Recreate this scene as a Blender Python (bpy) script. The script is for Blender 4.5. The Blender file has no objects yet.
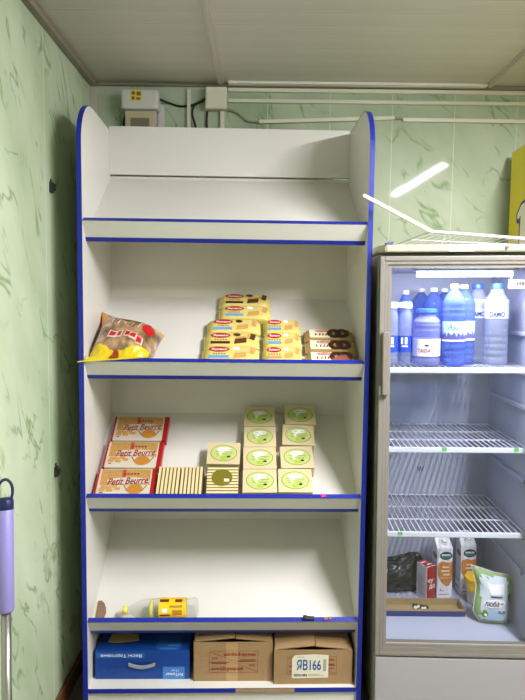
import bpy, bmesh, math, random
from mathutils import Matrix, Vector, noise
random.seed(7)
C = bpy.context.scene.collection
PI = math.pi
HC = 1.66                                  # eye height above the floor

# ------------------------------------------------------------------ helpers
def T(x, y=0, z=0): return Matrix.Translation((x, y, z))
def RX(a): return Matrix.Rotation(a, 4, 'X')
def RY(a): return Matrix.Rotation(a, 4, 'Y')
def RZ(a): return Matrix.Rotation(a, 4, 'Z')
I4 = Matrix.Identity(4)

def lin(c):
    return tuple((v/12.92 if v <= .04045 else ((v+.055)/1.055)**2.4) for v in [x/255 for x in c]) + (1,)

MATS = {}
def mat(name, rgb, rough=.5, metal=0., spec=.5, var=None, bump=None, trans=0., ior=1.45, emit=None):
    """rgb are display values 0-255. var=(scale, amount) mottles the colour, bump=(scale, strength)."""
    if name in MATS: return MATS[name]
    m = bpy.data.materials.new(name); m.use_nodes = True
    nt = m.node_tree; p = nt.nodes['Principled BSDF']
    p.inputs['Base Color'].default_value = lin(rgb)
    p.inputs['Roughness'].default_value = rough
    p.inputs['Metallic'].default_value = metal
    p.inputs['Specular IOR Level'].default_value = spec
    p.inputs['IOR'].default_value = ior
    p.inputs['Transmission Weight'].default_value = trans
    if emit:
        p.inputs['Emission Color'].default_value = lin(emit[0]); p.inputs['Emission Strength'].default_value = emit[1]
    if var or bump:
        tc = nt.nodes.new('ShaderNodeTexCoord')
    if var:
        n = nt.nodes.new('ShaderNodeTexNoise'); n.inputs['Scale'].default_value = var[0]; n.inputs['Detail'].default_value = 5
        r = nt.nodes.new('ShaderNodeMixRGB'); r.blend_type = 'MIX'
        a = lin(rgb); k = 1-var[1]
        r.inputs[1].default_value = (a[0]*k, a[1]*k, a[2]*k, 1)
        k = 1+var[1]*.6
        r.inputs[2].default_value = (min(a[0]*k, 1), min(a[1]*k, 1), min(a[2]*k, 1), 1)
        nt.links.new(tc.outputs['Object'], n.inputs['Vector']); nt.links.new(n.outputs['Fac'], r.inputs[0])
        nt.links.new(r.outputs[0], p.inputs['Base Color'])
    if bump:
        n = nt.nodes.new('ShaderNodeTexNoise'); n.inputs['Scale'].default_value = bump[0]; n.inputs['Detail'].default_value = 4
        b = nt.nodes.new('ShaderNodeBump'); b.inputs['Strength'].default_value = bump[1]; b.inputs['Distance'].default_value = .01
        nt.links.new(tc.outputs['Object'], n.inputs['Vector']); nt.links.new(n.outputs['Fac'], b.inputs['Height'])
        nt.links.new(b.outputs[0], p.inputs['Normal'])
    MATS[name] = m
    return m

def clear(name, tint, mixfac, rough=.03, ior=1.3, gloss=(255, 255, 255), trans=.9):
    """clear tinted plastic or glass: part straight transmission, part shiny refracting surface"""
    if name in MATS: return MATS[name]
    m = bpy.data.materials.new(name); m.use_nodes = True
    nt = m.node_tree; p = nt.nodes['Principled BSDF']; out = nt.nodes['Material Output']
    p.inputs['Base Color'].default_value = lin(gloss); p.inputs['Roughness'].default_value = rough
    p.inputs['Transmission Weight'].default_value = trans; p.inputs['IOR'].default_value = ior
    t = nt.nodes.new('ShaderNodeBsdfTransparent'); t.inputs[0].default_value = lin(tint)
    x = nt.nodes.new('ShaderNodeMixShader'); x.inputs[0].default_value = mixfac
    nt.links.new(t.outputs[0], x.inputs[1]); nt.links.new(p.outputs[0], x.inputs[2]); nt.links.new(x.outputs[0], out.inputs[0])
    MATS[name] = m
    return m

def pane_mat(name, tint=(250, 252, 255), refl=.06):
    if name in MATS: return MATS[name]
    m = bpy.data.materials.new(name); m.use_nodes = True
    nt = m.node_tree; out = nt.nodes['Material Output']; nt.nodes.remove(nt.nodes['Principled BSDF'])
    t = nt.nodes.new('ShaderNodeBsdfTransparent'); t.inputs[0].default_value = lin(tint)
    g = nt.nodes.new('ShaderNodeBsdfGlossy'); g.inputs['Roughness'].default_value = .04
    x = nt.nodes.new('ShaderNodeMixShader'); x.inputs[0].default_value = refl
    nt.links.new(t.outputs[0], x.inputs[1]); nt.links.new(g.outputs[0], x.inputs[2]); nt.links.new(x.outputs[0], out.inputs[0])
    MATS[name] = m
    return m

def obj(name, bm, m, parent=None, M=None, smooth=False):
    me = bpy.data.meshes.new(name)
    if isinstance(bm, bmesh.types.BMesh):
        bmesh.ops.recalc_face_normals(bm, faces=bm.faces)
        bm.to_mesh(me); bm.free()
    else:
        me = bm
    for mm in (m if isinstance(m, (list, tuple)) else [m]): me.materials.append(mm)
    if smooth:
        for p in me.polygons: p.use_smooth = True
    o = bpy.data.objects.new(name, me); C.objects.link(o)
    if parent: o.parent = parent
    if M is not None: o.matrix_local = M
    return o

def empty(name, M, label, cat, group=None):
    o = bpy.data.objects.new(name, None); o.empty_display_size = .05; C.objects.link(o)
    o.matrix_world = M
    return tag(o, label, cat, group)

def tag(o, label, cat, group=None, kind=None):
    o['label'] = label; o['category'] = cat
    if group: o['group'] = group
    if kind: o['kind'] = kind
    return o

def struct(name, bm, m, M=None):
    o = obj(name, bm, m, None, M); o['kind'] = 'structure'
    return o

def copy_thing(root, M, label):
    r = root.copy(); C.objects.link(r); r.matrix_world = M; r['label'] = label
    for ch in list(root.children):
        c = ch.copy(); C.objects.link(c); c.parent = r
        for g in list(ch.children):
            d = g.copy(); C.objects.link(d); d.parent = c
    return r

def BM(): return bmesh.new()

def box(bm, lo, hi, bev=0, M=None, mi=0):
    r = bmesh.ops.create_cube(bm, size=1)
    vs = r['verts']
    for v in vs:
        v.co = Vector([lo[i] + (v.co[i]+.5)*(hi[i]-lo[i]) for i in range(3)])
    fs = {f for v in vs for f in v.link_faces}
    for f in fs: f.material_index = mi
    if bev:
        es = list({e for v in vs for e in v.link_edges})
        rr = bmesh.ops.bevel(bm, geom=es, offset=bev, segments=2, affect='EDGES', profile=.6)
        vs = list({v for f in rr['faces'] for v in f.verts} | {v for v in vs if v.is_valid})
    if M is not None: bmesh.ops.transform(bm, matrix=M, verts=vs)
    return bm

def bar(bm, p0, p1, r, n=8):
    p0, p1 = Vector(p0), Vector(p1); d = p1-p0
    q = d.to_track_quat('Z', 'Y').to_matrix().to_4x4()
    bmesh.ops.create_cone(bm, cap_ends=True, segments=n, radius1=r, radius2=r, depth=d.length, matrix=Matrix.Translation((p0+p1)/2) @ q)
    return bm

def tube(bm, pts, r, n=8, closed=False):
    pts = [Vector(p) for p in pts]; rings = []
    N = len(pts)
    up = None
    for i, p in enumerate(pts):
        a = pts[i-1] if (i > 0 or closed) else p
        b = pts[(i+1) % N] if (i < N-1 or closed) else p
        d = (b-a).normalized()
        if up is None:
            up = d.orthogonal().normalized()
        up = (up - d*up.dot(d)).normalized()
        w = d.cross(up)
        rings.append([bm.verts.new(p + (up*math.cos(2*PI*k/n) + w*math.sin(2*PI*k/n))*r) for k in range(n)])
    for i in range(N if closed else N-1):
        A, B = rings[i], rings[(i+1) % N]
        for k in range(n):
            bm.faces.new((A[k], A[(k+1) % n], B[(k+1) % n], B[k]))
    if not closed:
        bm.faces.new(rings[0][::-1]); bm.faces.new(rings[-1])
    return bm

def lathe(bm, prof, n=28, M=None, cap=True):
    rings = []
    for r, z in prof:
        rings.append([bm.verts.new((r*math.cos(2*PI*k/n), r*math.sin(2*PI*k/n), z)) for k in range(n)])
    for A, B in zip(rings, rings[1:]):
        for k in range(n): bm.faces.new((A[k], A[(k+1) % n], B[(k+1) % n], B[k]))
    if cap:
        bm.faces.new(rings[0][::-1]); bm.faces.new(rings[-1])
    if M is not None: bmesh.ops.transform(bm, matrix=M, verts=[v for R in rings for v in R])
    return bm

def poly(bm, pts, z=0):
    bm.faces.new([bm.verts.new((x, y, z)) for x, y in pts]); return bm

def ell(bm, cx, cy, rx, ry, z=0, n=28, rot=0):
    c, s = math.cos(rot), math.sin(rot)
    pts = []
    for k in range(n):
        a, b = rx*math.cos(2*PI*k/n), ry*math.sin(2*PI*k/n)
        pts.append((cx+a*c-b*s, cy+a*s+b*c))
    return poly(bm, pts, z)

def rect(bm, x0, y0, x1, y1, z=0): return poly(bm, [(x0, y0), (x1, y0), (x1, y1), (x0, y1)], z)

def prism(bm, pts, z0, z1):
    a = [bm.verts.new((x, y, z0)) for x, y in pts]; b = [bm.verts.new((x, y, z1)) for x, y in pts]
    n = len(pts)
    bm.faces.new(a[::-1]); bm.faces.new(b)
    for i in range(n): bm.faces.new((a[i], a[(i+1) % n], b[(i+1) % n], b[i]))
    return bm

def text_mesh(body, width=None, height=None, shear=0, bold=0., sx=1.):
    """flat lettering, centred on its own middle, scaled to a width or a height"""
    c = bpy.data.curves.new('lettering', 'FONT'); c.body = body; c.shear = shear; c.offset = bold; c.align_x = 'CENTER'; c.resolution_u = 3
    o = bpy.data.objects.new('lettering', c); C.objects.link(o)
    bpy.context.view_layer.update()
    me = bpy.data.meshes.new_from_object(o.evaluated_get(bpy.context.evaluated_depsgraph_get()))
    bpy.data.objects.remove(o); bpy.data.curves.remove(c)
    xs = [v.co.x for v in me.vertices]; ys = [v.co.y for v in me.vertices]
    w, h = max(xs)-min(xs), max(ys)-min(ys); cx, cy = (max(xs)+min(xs))/2, (max(ys)+min(ys))/2
    kx = width/w if width else height/h*sx
    ky = height/h if height else kx
    for v in me.vertices: v.co = ((v.co.x-cx)*kx, (v.co.y-cy)*ky, 0)
    me.materials.clear()
    return me

def text(body, m, parent, M, **k):
    return obj('lettering', text_mesh(body, **k), m, parent, M)

def wrap(me, r, z0):
    """bend a flat lettering mesh around an upright cylinder, facing -Y"""
    for v in me.vertices:
        a = v.co.x/r; v.co = (r*math.sin(a), -r*math.cos(a), v.co.y+z0)
    return me

# ------------------------------------------------------------------ materials
white_lam = mat('white laminate', (222, 220, 214), .35, var=(3, .05))
blue_edge = mat('blue edge band', (24, 42, 150), .35)
lip_white = mat('lip laminate', (214, 212, 204), .4)

def wall_mat(name, axis, seam, phase, veinrot, lo, hi):
    m = bpy.data.materials.new(name); m.use_nodes = True
    nt = m.node_tree; N = nt.nodes; L = nt.links; p = N['Principled BSDF']
    p.inputs['Roughness'].default_value = .045; p.inputs['Specular IOR Level'].default_value = .10
    tc = N.new('ShaderNodeTexCoord')
    mp = N.new('ShaderNodeMapping'); mp.vector_type = 'TEXTURE'; mp.inputs['Rotation'].default_value = veinrot; mp.inputs['Scale'].default_value = (1, 1, 2.2)
    L.new(tc.outputs['Object'], mp.inputs[0])
    nz = N.new('ShaderNodeTexNoise'); nz.inputs['Scale'].default_value = 3.2; nz.inputs['Detail'].default_value = 6
    L.new(mp.outputs[0], nz.inputs['Vector'])
    cr = N.new('ShaderNodeValToRGB'); cr.color_ramp.elements[0].position = .3; cr.color_ramp.elements[1].position = .72
    cr.color_ramp.elements[0].color = lin(lo); cr.color_ramp.elements[1].color = lin(hi)
    L.new(nz.outputs['Fac'], cr.inputs[0])
    # veins: thin contour lines of a noise drawn out along a slant
    mv = N.new('ShaderNodeMapping'); mv.vector_type = 'TEXTURE'; mv.inputs['Rotation'].default_value = veinrot; mv.inputs['Scale'].default_value = (1, 1, 2.6)
    L.new(tc.outputs['Object'], mv.inputs[0])
    n2 = N.new('ShaderNodeTexNoise'); n2.inputs['Scale'].default_value = 7.5; n2.inputs['Detail'].default_value = 3; n2.inputs['Distortion'].default_value = .6
    L.new(mv.outputs[0], n2.inputs['Vector'])
    sb = N.new('ShaderNodeMath'); sb.operation = 'SUBTRACT'; sb.inputs[1].default_value = .5; L.new(n2.outputs['Fac'], sb.inputs[0])
    ab = N.new('ShaderNodeMath'); ab.operation = 'ABSOLUTE'; L.new(sb.outputs[0], ab.inputs[0])
    vr = N.new('ShaderNodeValToRGB'); vr.color_ramp.elements[0].position = 0; vr.color_ramp.elements[0].color = (1, 1, 1, 1)
    vr.color_ramp.elements[1].position = .026; vr.color_ramp.elements[1].color = (0, 0, 0, 1)
    L.new(ab.outputs[0], vr.inputs[0])
    n3 = N.new('ShaderNodeTexNoise'); n3.inputs['Scale'].default_value = 7; n3.inputs['Detail'].default_value = 2
    L.new(tc.outputs['Object'], n3.inputs['Vector'])
    mr = N.new('ShaderNodeValToRGB'); mr.color_ramp.elements[0].position = .44; mr.color_ramp.elements[1].position = .58
    L.new(n3.outputs['Fac'], mr.inputs[0])
    mu = N.new('ShaderNodeMath'); mu.operation = 'MULTIPLY'; L.new(vr.outputs[0], mu.inputs[0]); L.new(mr.outputs[0], mu.inputs[1])
    mu2 = N.new('ShaderNodeMath'); mu2.operation = 'MULTIPLY'; mu2.inputs[1].default_value = .72; L.new(mu.outputs[0], mu2.inputs[0])
    mx = N.new('ShaderNodeMixRGB'); mx.inputs[2].default_value = lin((112, 142, 88))
    L.new(mu2.outputs[0], mx.inputs[0]); L.new(cr.outputs[0], mx.inputs[1])
    # panel seams
    sp = N.new('ShaderNodeSeparateXYZ'); L.new(tc.outputs['Object'], sp.inputs[0])
    a = N.new('ShaderNodeMath'); a.operation = 'ADD'; a.inputs[1].default_value = phase + 50*seam; L.new(sp.outputs[axis], a.inputs[0])
    d = N.new('ShaderNodeMath'); d.operation = 'DIVIDE'; d.inputs[1].default_value = seam; L.new(a.outputs[0], d.inputs[0])
    f = N.new('ShaderNodeMath'); f.operation = 'FRACT'; L.new(d.outputs[0], f.inputs[0])
    lt = N.new('ShaderNodeMath'); lt.operation = 'LESS_THAN'; lt.inputs[1].default_value = .003/seam; L.new(f.outputs[0], lt.inputs[0])
    m2 = N.new('ShaderNodeMixRGB'); m2.inputs[2].default_value = lin(tuple(min(255, v+12) for v in hi)); L.new(lt.outputs[0], m2.inputs[0]); L.new(mx.outputs[0], m2.inputs[1])
    L.new(m2.outputs[0], p.inputs['Base Color'])
    # fine vertical ribbing of the plastic panels
    s1 = N.new('ShaderNodeMath'); s1.operation = 'MULTIPLY'; s1.inputs[1].default_value = 2*PI/.011; L.new(sp.outputs[axis], s1.inputs[0])
    s2 = N.new('ShaderNodeMath'); s2.operation = 'SINE'; L.new(s1.outputs[0], s2.inputs[0])
    b = N.new('ShaderNodeBump'); b.inputs['Strength'].default_value = .02; b.inputs['Distance'].default_value = .0003; L.new(s2.outputs[0], b.inputs['Height'])
    L.new(b.outputs[0], p.inputs['Normal'])
    return m
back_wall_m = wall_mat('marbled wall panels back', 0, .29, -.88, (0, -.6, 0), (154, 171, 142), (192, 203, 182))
left_wall_m = wall_mat('marbled wall panels left', 1, .45, -2.24, (.5, 0, 0), (172, 190, 156), (212, 222, 198))

def ceil_mat():
    m = bpy.data.materials.new('ceiling planks'); m.use_nodes = True
    nt = m.node_tree; N = nt.nodes; L = nt.links; p = N['Principled BSDF']; p.inputs['Roughness'].default_value = .35
    tc = N.new('ShaderNodeTexCoord'); sp = N.new('ShaderNodeSeparateXYZ'); L.new(tc.outputs['Object'], sp.inputs[0])
    d = N.new('ShaderNodeMath'); d.operation = 'MULTIPLY_ADD'; d.inputs[1].default_value = 1/.098; d.inputs[2].default_value = 50; L.new(sp.outputs[1], d.inputs[0])
    f = N.new('ShaderNodeMath'); f.operation = 'FRACT'; L.new(d.outputs[0], f.inputs[0])
    r = N.new('ShaderNodeValToRGB'); e = r.color_ramp.elements
    e[0].position = 0; e[0].color = lin((160, 156, 144)); e[1].position = .05; e[1].color = lin((212, 207, 196))
    x = e.new(.93); x.color = lin((205, 200, 189)); x = e.new(.97); x.color = lin((222, 218, 208))
    L.new(f.outputs[0], r.inputs[0])
    n = N.new('ShaderNodeTexNoise'); n.inputs['Scale'].default_value = 1.6; n.inputs['Detail'].default_value = 5; L.new(tc.outputs['Object'], n.inputs['Vector'])
    mx = N.new('ShaderNodeMixRGB'); mx.blend_type = 'MULTIPLY'; mx.inputs[0].default_value = .25
    L.new(r.outputs[0], mx.inputs[1]); L.new(n.outputs['Fac'], mx.inputs[2]); L.new(mx.outputs[0], p.inputs['Base Color'])
    b = N.new('ShaderNodeBump'); b.inputs['Strength'].default_value = .5; b.inputs['Distance'].default_value = .003
    g = N.new('ShaderNodeMath'); g.operation = 'GREATER_THAN'; g.inputs[1].default_value = .06; L.new(f.outputs[0], g.inputs[0])
    L.new(g.outputs[0], b.inputs['Height']); L.new(b.outputs[0], p.inputs['Normal'])
    return m

# ------------------------------------------------------------------ room
XL, XR, YB, YF, ZC = -.8075, 2.3, 2.857, -2.0, HC+1.0
trim_m = mat('grey plastic trim', (188, 183, 170), .4)
struct('floor', box(BM(), (XL-.1, YF-.1, -.1), (XR+.1, YB+.1, 0)), mat('grey floor tile', (120, 112, 100), .5, var=(6, .15)))
struct('ceiling', box(BM(), (XL-.1, YF-.1, ZC), (XR+.1, YB+.1, ZC+.1)), ceil_mat())
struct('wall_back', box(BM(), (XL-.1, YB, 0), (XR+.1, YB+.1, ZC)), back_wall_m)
struct('wall_left', box(BM(), (XL-.1, YF, 0), (XL, YB, ZC)), left_wall_m)
plain_wall = mat('pale green wall', (196, 208, 182), .4)
struct('wall_right', box(BM(), (XR, YF, 0), (XR+.1, YB, ZC)), plain_wall)
struct('wall_front', box(BM(), (XL-.1, YF-.1, 0), (XR+.1, YF, ZC)), plain_wall)
struct('baseboard_left', box(BM(), (XL, YF, 0), (XL+.016, YB-.02, .075), .004), mat('brown wood skirting', (112, 72, 42), .4, var=(9, .35)))
struct('baseboard_back', box(BM(), (XL, YB-.016, 0), (XR, YB, .075), .004), MATS['brown wood skirting'])
dark_trim = mat('dark grey trim', (136, 128, 114), .5)  # ceiling edge trims, a darker grey than the other trims
struct('trim_1', box(BM(), (XL, YF, ZC-.026), (XL+.028, YB, ZC), .004), dark_trim)
struct('trim_2', box(BM(), (XL+.028, YB-.02, ZC-.016), (XR, YB, ZC), .004), dark_trim)
struct('trim_3', box(BM(), (XL, YB-.03, .075), (XL+.03, YB, ZC-.026), .004), trim_m)
for k, x in ((4, -.209), (5, 1.03)):
    b = BM(); box(b, (x-.016, YF, ZC-.008), (x+.016, YB-.03, ZC)); box(b, (x-.007, YF, ZC-.014), (x+.007, YB-.03, ZC-.008))
    struct('trim_%d' % k, b, trim_m)

# ------------------------------------------------------------------ ceiling lamps
lamp_w = mat('lamp housing', (225, 225, 220), .4)
def ceiling_lamp(x, y, rot, glow, power, label):
    r = empty('ceiling_lamp', T(x, y, ZC-.016) @ RZ(rot), label, 'lamp', 'fluorescent ceiling lamps')
    b = BM(); box(b, (-.03, -.62, -.016), (.03, .62, .0155), .003); obj('lamp_housing', b, lamp_w, r)
    obj('lamp_tube', bar(BM(), (0, -.585, -.036), (0, .585, -.036), .014, 14), mat('lit tube %d' % glow, (255, 252, 248), .4, emit=((252, 247, 255), glow)), r, smooth=True)
    for q in (-.6, .6): obj('lamp_socket', box(BM(), (-.018, q-.014, -.052), (.018, q+.014, -.0165), .002), lamp_w, r)
    if power:                                          # the light the housing's reflector throws down
        l = bpy.data.lights.new('lamp_light', 'AREA'); l.shape = 'RECTANGLE'; l.size = .03; l.size_y = 1.16; l.energy = power; l.color = (1, .965, 1.0)
        lo = bpy.data.objects.new('lamp_light', l); C.objects.link(lo); lo.parent = r; lo.matrix_local = T(0, 0, -.0515)
    return r
ceiling_lamp(1.18, 1.00, -.075, 170, 98, 'long single tube lamp on the ceiling over the fridge aisle')
ceiling_lamp(.6, -1.0, PI/2, 12, 0, 'added weak tube lamp on the ceiling, unseen behind the camera')  # weak extra lamp added out of view, lights the room front-on

# ------------------------------------------------------------------ shelving unit
W, D, TK = 1.10, .4736, .018
MS = T(-.6911, 2.237, 0) @ RZ(.0281)
unit = empty('shelving_unit', MS, 'tall white shop shelving unit with blue edges and sloping shelves', 'shelf')
ZT = HC + .765
def side_profile(inset=0.):
    R = .17; top = ZT-.020
    pts = [(D, 0), (0, 0)]
    for k in range(13):
        a = PI - k*PI/2/12
        pts.append((R+R*math.cos(a), top-R+R*math.sin(a)))
    pts.append((D, top-.002))
    return pts
for u0 in (0, W-TK):
    b = prism(BM(), [(p[0], p[1]) for p in side_profile()], 0, TK)
    M = Matrix(((0, 0, 1, u0), (1, 0, 0, 0), (0, 1, 0, 0), (0, 0, 0, 1)))
    sp_ = obj('side_panel', b, white_lam, unit, M)
    pr = side_profile()[1:]
    b = BM()
    for (a, c), (e, f) in zip(pr, pr[1:]):
        n = Vector((-(f-c), (e-a))).normalized()*.0022
        if n.x > 0 and n.y < 0: n = -n
        v = [b.verts.new((q[0]+w_*n.x, q[1]+w_*n.y, z)) for z in (-.0003, TK+.0003) for q, w_ in (((a, c), .05), ((e, f), .05), ((e, f), 1), ((a, c), 1))]
        for fc in ((0, 1, 2, 3), (7, 6, 5, 4), (0, 4, 5, 1), (1, 5, 6, 2), (2, 6, 7, 3), (3, 7, 4, 0)): b.faces.new([v[i] for i in fc])
    obj('edge_banding', b, blue_edge, sp_)
obj('back_panel', box(BM(), (TK, D-.006, .1), (W-TK, D, ZT-.22)), mat('back board', (214, 210, 200), .45, var=(4, .08)), unit)
BZ = {1: .5385, 2: .0139, 3: -.514, 4: -1.0144}
SA = math.radians(35.4); VF = .045
obj('header_panel', box(BM(), (TK, D-.02, HC+BZ[1]+.012), (W-TK, D, ZT-.006), .002), white_lam, unit)
def board_frame(i):
    zF = HC + BZ[i] - (D-VF)*math.tan(SA)
    return T(0, VF, zF) @ RX(SA)
SL = (D-VF)/math.cos(SA)
for i in (1, 2, 3, 4):
    F = board_frame(i)
    bo = obj('sloping_shelf', box(BM(), (TK, 0, -TK), (W-TK, SL-.008, 0)), white_lam, unit, F)
    obj('edge_banding', box(BM(), (TK, -.002, -TK), (W-TK, 0, 0)), blue_edge, bo)
    lp = obj('front_lip', box(BM(), (TK+.001, -.001, .0002), (W-TK-.001, .016, .07)), lip_white, unit, F)
    obj('edge_banding', box(BM(), (TK+.001, -.002, .0702), (W-TK-.001, .0165, .0722)), blue_edge, lp)
ZB = HC-1.536
bo = obj('base_shelf', box(BM(), (TK, .002, ZB-TK), (W-TK, D-.007, ZB)), white_lam, unit)
obj('edge_banding', box(BM(), (TK, 0, ZB-TK), (W-TK, .002, ZB)), blue_edge, bo)
b = BM(); box(b, (.60, -.0012, ZB-.016), (.835, -.0002, ZB-.001)); obj('worn_edge', b, mat('bare chipboard', (170, 140, 95), .8, var=(40, .3)), bo)
obj('kick_panel', box(BM(), (TK, .012, 0), (W-TK, .028, ZB-TK)), white_lam, unit)
def on_shelf(i, u, s, n=.0006, rot=0): return MS @ board_frame(i) @ T(u, s, n) @ RZ(rot)

# ------------------------------------------------------------------ wafer packs (shelf 2)
yel = mat('pale yellow wrapper', (222, 206, 118), .28, var=(14, .06), bump=(60, .05))
red_m = mat('logo red', (178, 28, 36), .35)
wht = mat('print white', (244, 242, 236), .4)
ink_blue = mat('print light blue', (96, 160, 212), .4)
ink_brown = mat('print dark brown', (70, 42, 26), .4)
ink_peach = mat('print peach', (226, 150, 110), .4)
ink_navy = mat('print navy', (28, 36, 96), .4)
ink_grey = mat('print grey', (120, 110, 84), .4)
tan = mat('print sponge tan', (206, 164, 92), .45, var=(90, .2))
tan_l = mat('print sponge light', (228, 198, 132), .45, var=(90, .15))
choc = mat('print chocolate', (92, 58, 34), .4, var=(90, .25))
def flow_pack(w, d, h, seal=.10):
    """pillow wrapped pack: flat rounded middle tapering to a flat crimped fin at each end"""
    b = BM(); xs = [-.5, -.485, -.47, -.445, -.40, -.33, -.15, 0, .15, .33, .40, .445, .47, .485, .5]
    rings = []; r = .012
    for x in xs:
        a = abs(x)
        k = 1 if a < .39 else (.94 if a < .41 else .72 if a < .45 else .10)
        dd = d*(1 if a < .41 else .97 if a < .46 else .93)
        hz = h*k; z0 = 0 if a < .41 else (h*.45-hz*.45 if a >= .46 else h*.07)
        jit = (lambda: random.uniform(-.0012, .0012)) if a > .39 else (lambda: 0)
        rr = min(r, hz*.45); ring = []
        for cx, cz, a0 in ((dd/2-rr, rr, -90), (dd/2-rr, hz-rr, 0), (-dd/2+rr, hz-rr, 90), (-dd/2+rr, rr, 180)):
            for t in (0, 30, 60, 90):
                an = math.radians(a0+t)
                ring.append(b.verts.new((x*w+(random.uniform(-.001, .001) if a == .5 else 0), cx+rr*math.cos(an)+jit(), z0+cz+rr*math.sin(an)+jit()*.6)))
        rings.append(ring)
    n = 16
    for A, B in zip(rings, rings[1:]):
        for k in range(n): b.faces.new((A[k], A[(k+1) % n], B[(k+1) % n], B[k]))
    b.faces.new(rings[0][::-1]); b.faces.new(rings[-1])
    return b
def wafer_pack(w, d, h, M, flavour, bar_m, label, group):
    r = empty('wafer_pack', M, label, 'biscuit pack', group)
    obj('wrapper', flow_pack(w, d, h), yel, r, smooth=True)
    z = h+.0007
    lx = -.20*w
    lg = obj('logo', ell(ell(BM(), lx, d*.24, .040*w/.22, .0165, 0), lx, d*.24, .001, .001, 0), red_m, r, T(0, 0, z))
    obj('lettering', text_mesh('Яшкино', width=.062*w/.22, height=.0125, shear=.25, bold=.02), wht, lg, T(lx, d*.24, .0006))
    b = BM()
    for k in range(5): rect(b, lx-.024+.0105*k, -d*.11, lx-.0175+.0105*k, -d*.03)
    obj('flavour_name', b, ink_grey, r, T(0, 0, z))
    obj('flavour_bar', rect(BM(), lx-.038*w/.22, -d*.37, lx+.038*w/.22, -d*.18), bar_m, r, T(0, 0, z))
    dark = flavour == 'dark'
    c1, c2 = (choc, tan) if dark else (tan, tan_l)
    b = BM(); px = .06*w
    poly(b, [(px, -d*.30), (px+.20*w, -d*.22), (px+.21*w, d*.06), (px+.02*w, -d*.02)])
    poly(b, [(px+.25*w, -d*.02), (px+.33*w, -d*.10), (px+.36*w, d*.22), (px+.28*w, d*.30)])
    KX = T(px+.15*w, 0, 0) @ Matrix.Diagonal((1.12, 1.3, 1, 1)) @ T(-px-.15*w, 0, 0)
    bmesh.ops.transform(b, matrix=KX, verts=b.verts)
    p = obj('cake_picture', b, c1, r, T(0, 0, z))
    b = BM(); poly(b, [(px+.02*w, -d*.02), (px+.21*w, d*.06), (px+.16*w, d*.16), (px+.03*w, d*.08)])
    poly(b, [(px+.20*w, 0), (px+.25*w, -d*.02), (px+.28*w, d*.30), (px+.22*w, d*.24)])
    bmesh.ops.transform(b, matrix=KX, verts=b.verts); obj('cut_face', b, c2, p, T(0, 0, .0004))
    b = BM(); ell(b, px+.05*w, d*.22, .06*w, d*.09, rot=-.1); bmesh.ops.transform(b, matrix=KX, verts=b.verts); obj('cream_dollop', b, choc if dark else ink_brown if flavour == 'mix' else wht, p, T(0, 0, .0008))
    return r
G1 = 'yellow wafer packs on the second shelf'
HP = .044
packs = [  # u, s, width, flavour, bar, label
    (.568, .086, .226, 'light', ink_blue, 'yellow cake pack with blue bar, front of the wide row, against the lip'),
    (.570, .174, .224, 'dark', ink_brown, 'yellow cake pack with brown bar, second up in the wide row'),
    (.577, .265, .222, 'mix', ink_blue, 'yellow cake pack with blue bar, third up in the wide row, level with narrow row'),
    (.622, .360, .224, 'light', ink_blue, 'yellow cake pack with blue bar, fourth up and shifted toward the fridge'),
    (.621, .452, .224, 'dark', ink_brown, 'yellow cake pack with brown bar, topmost, nearest the back panel'),
    (.772, .086, .158, 'light', ink_peach, 'shorter yellow cake pack with peach bar beside the dark ring biscuit packs'),
    (.776, .175, .156, 'light', ink_blue, 'shorter yellow cake pack with blue bar, middle of the narrow row'),
    (.779, .265, .156, 'light', ink_blue, 'shorter yellow cake pack with blue bar, uppermost of the narrow row')]
for k, (u, s, w, fl, bm_, lb) in enumerate(packs):
    wafer_pack(w, .086, HP, on_shelf(2, u, s, rot=random.uniform(-.012, .012)), fl, bm_, lb, G1)
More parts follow.
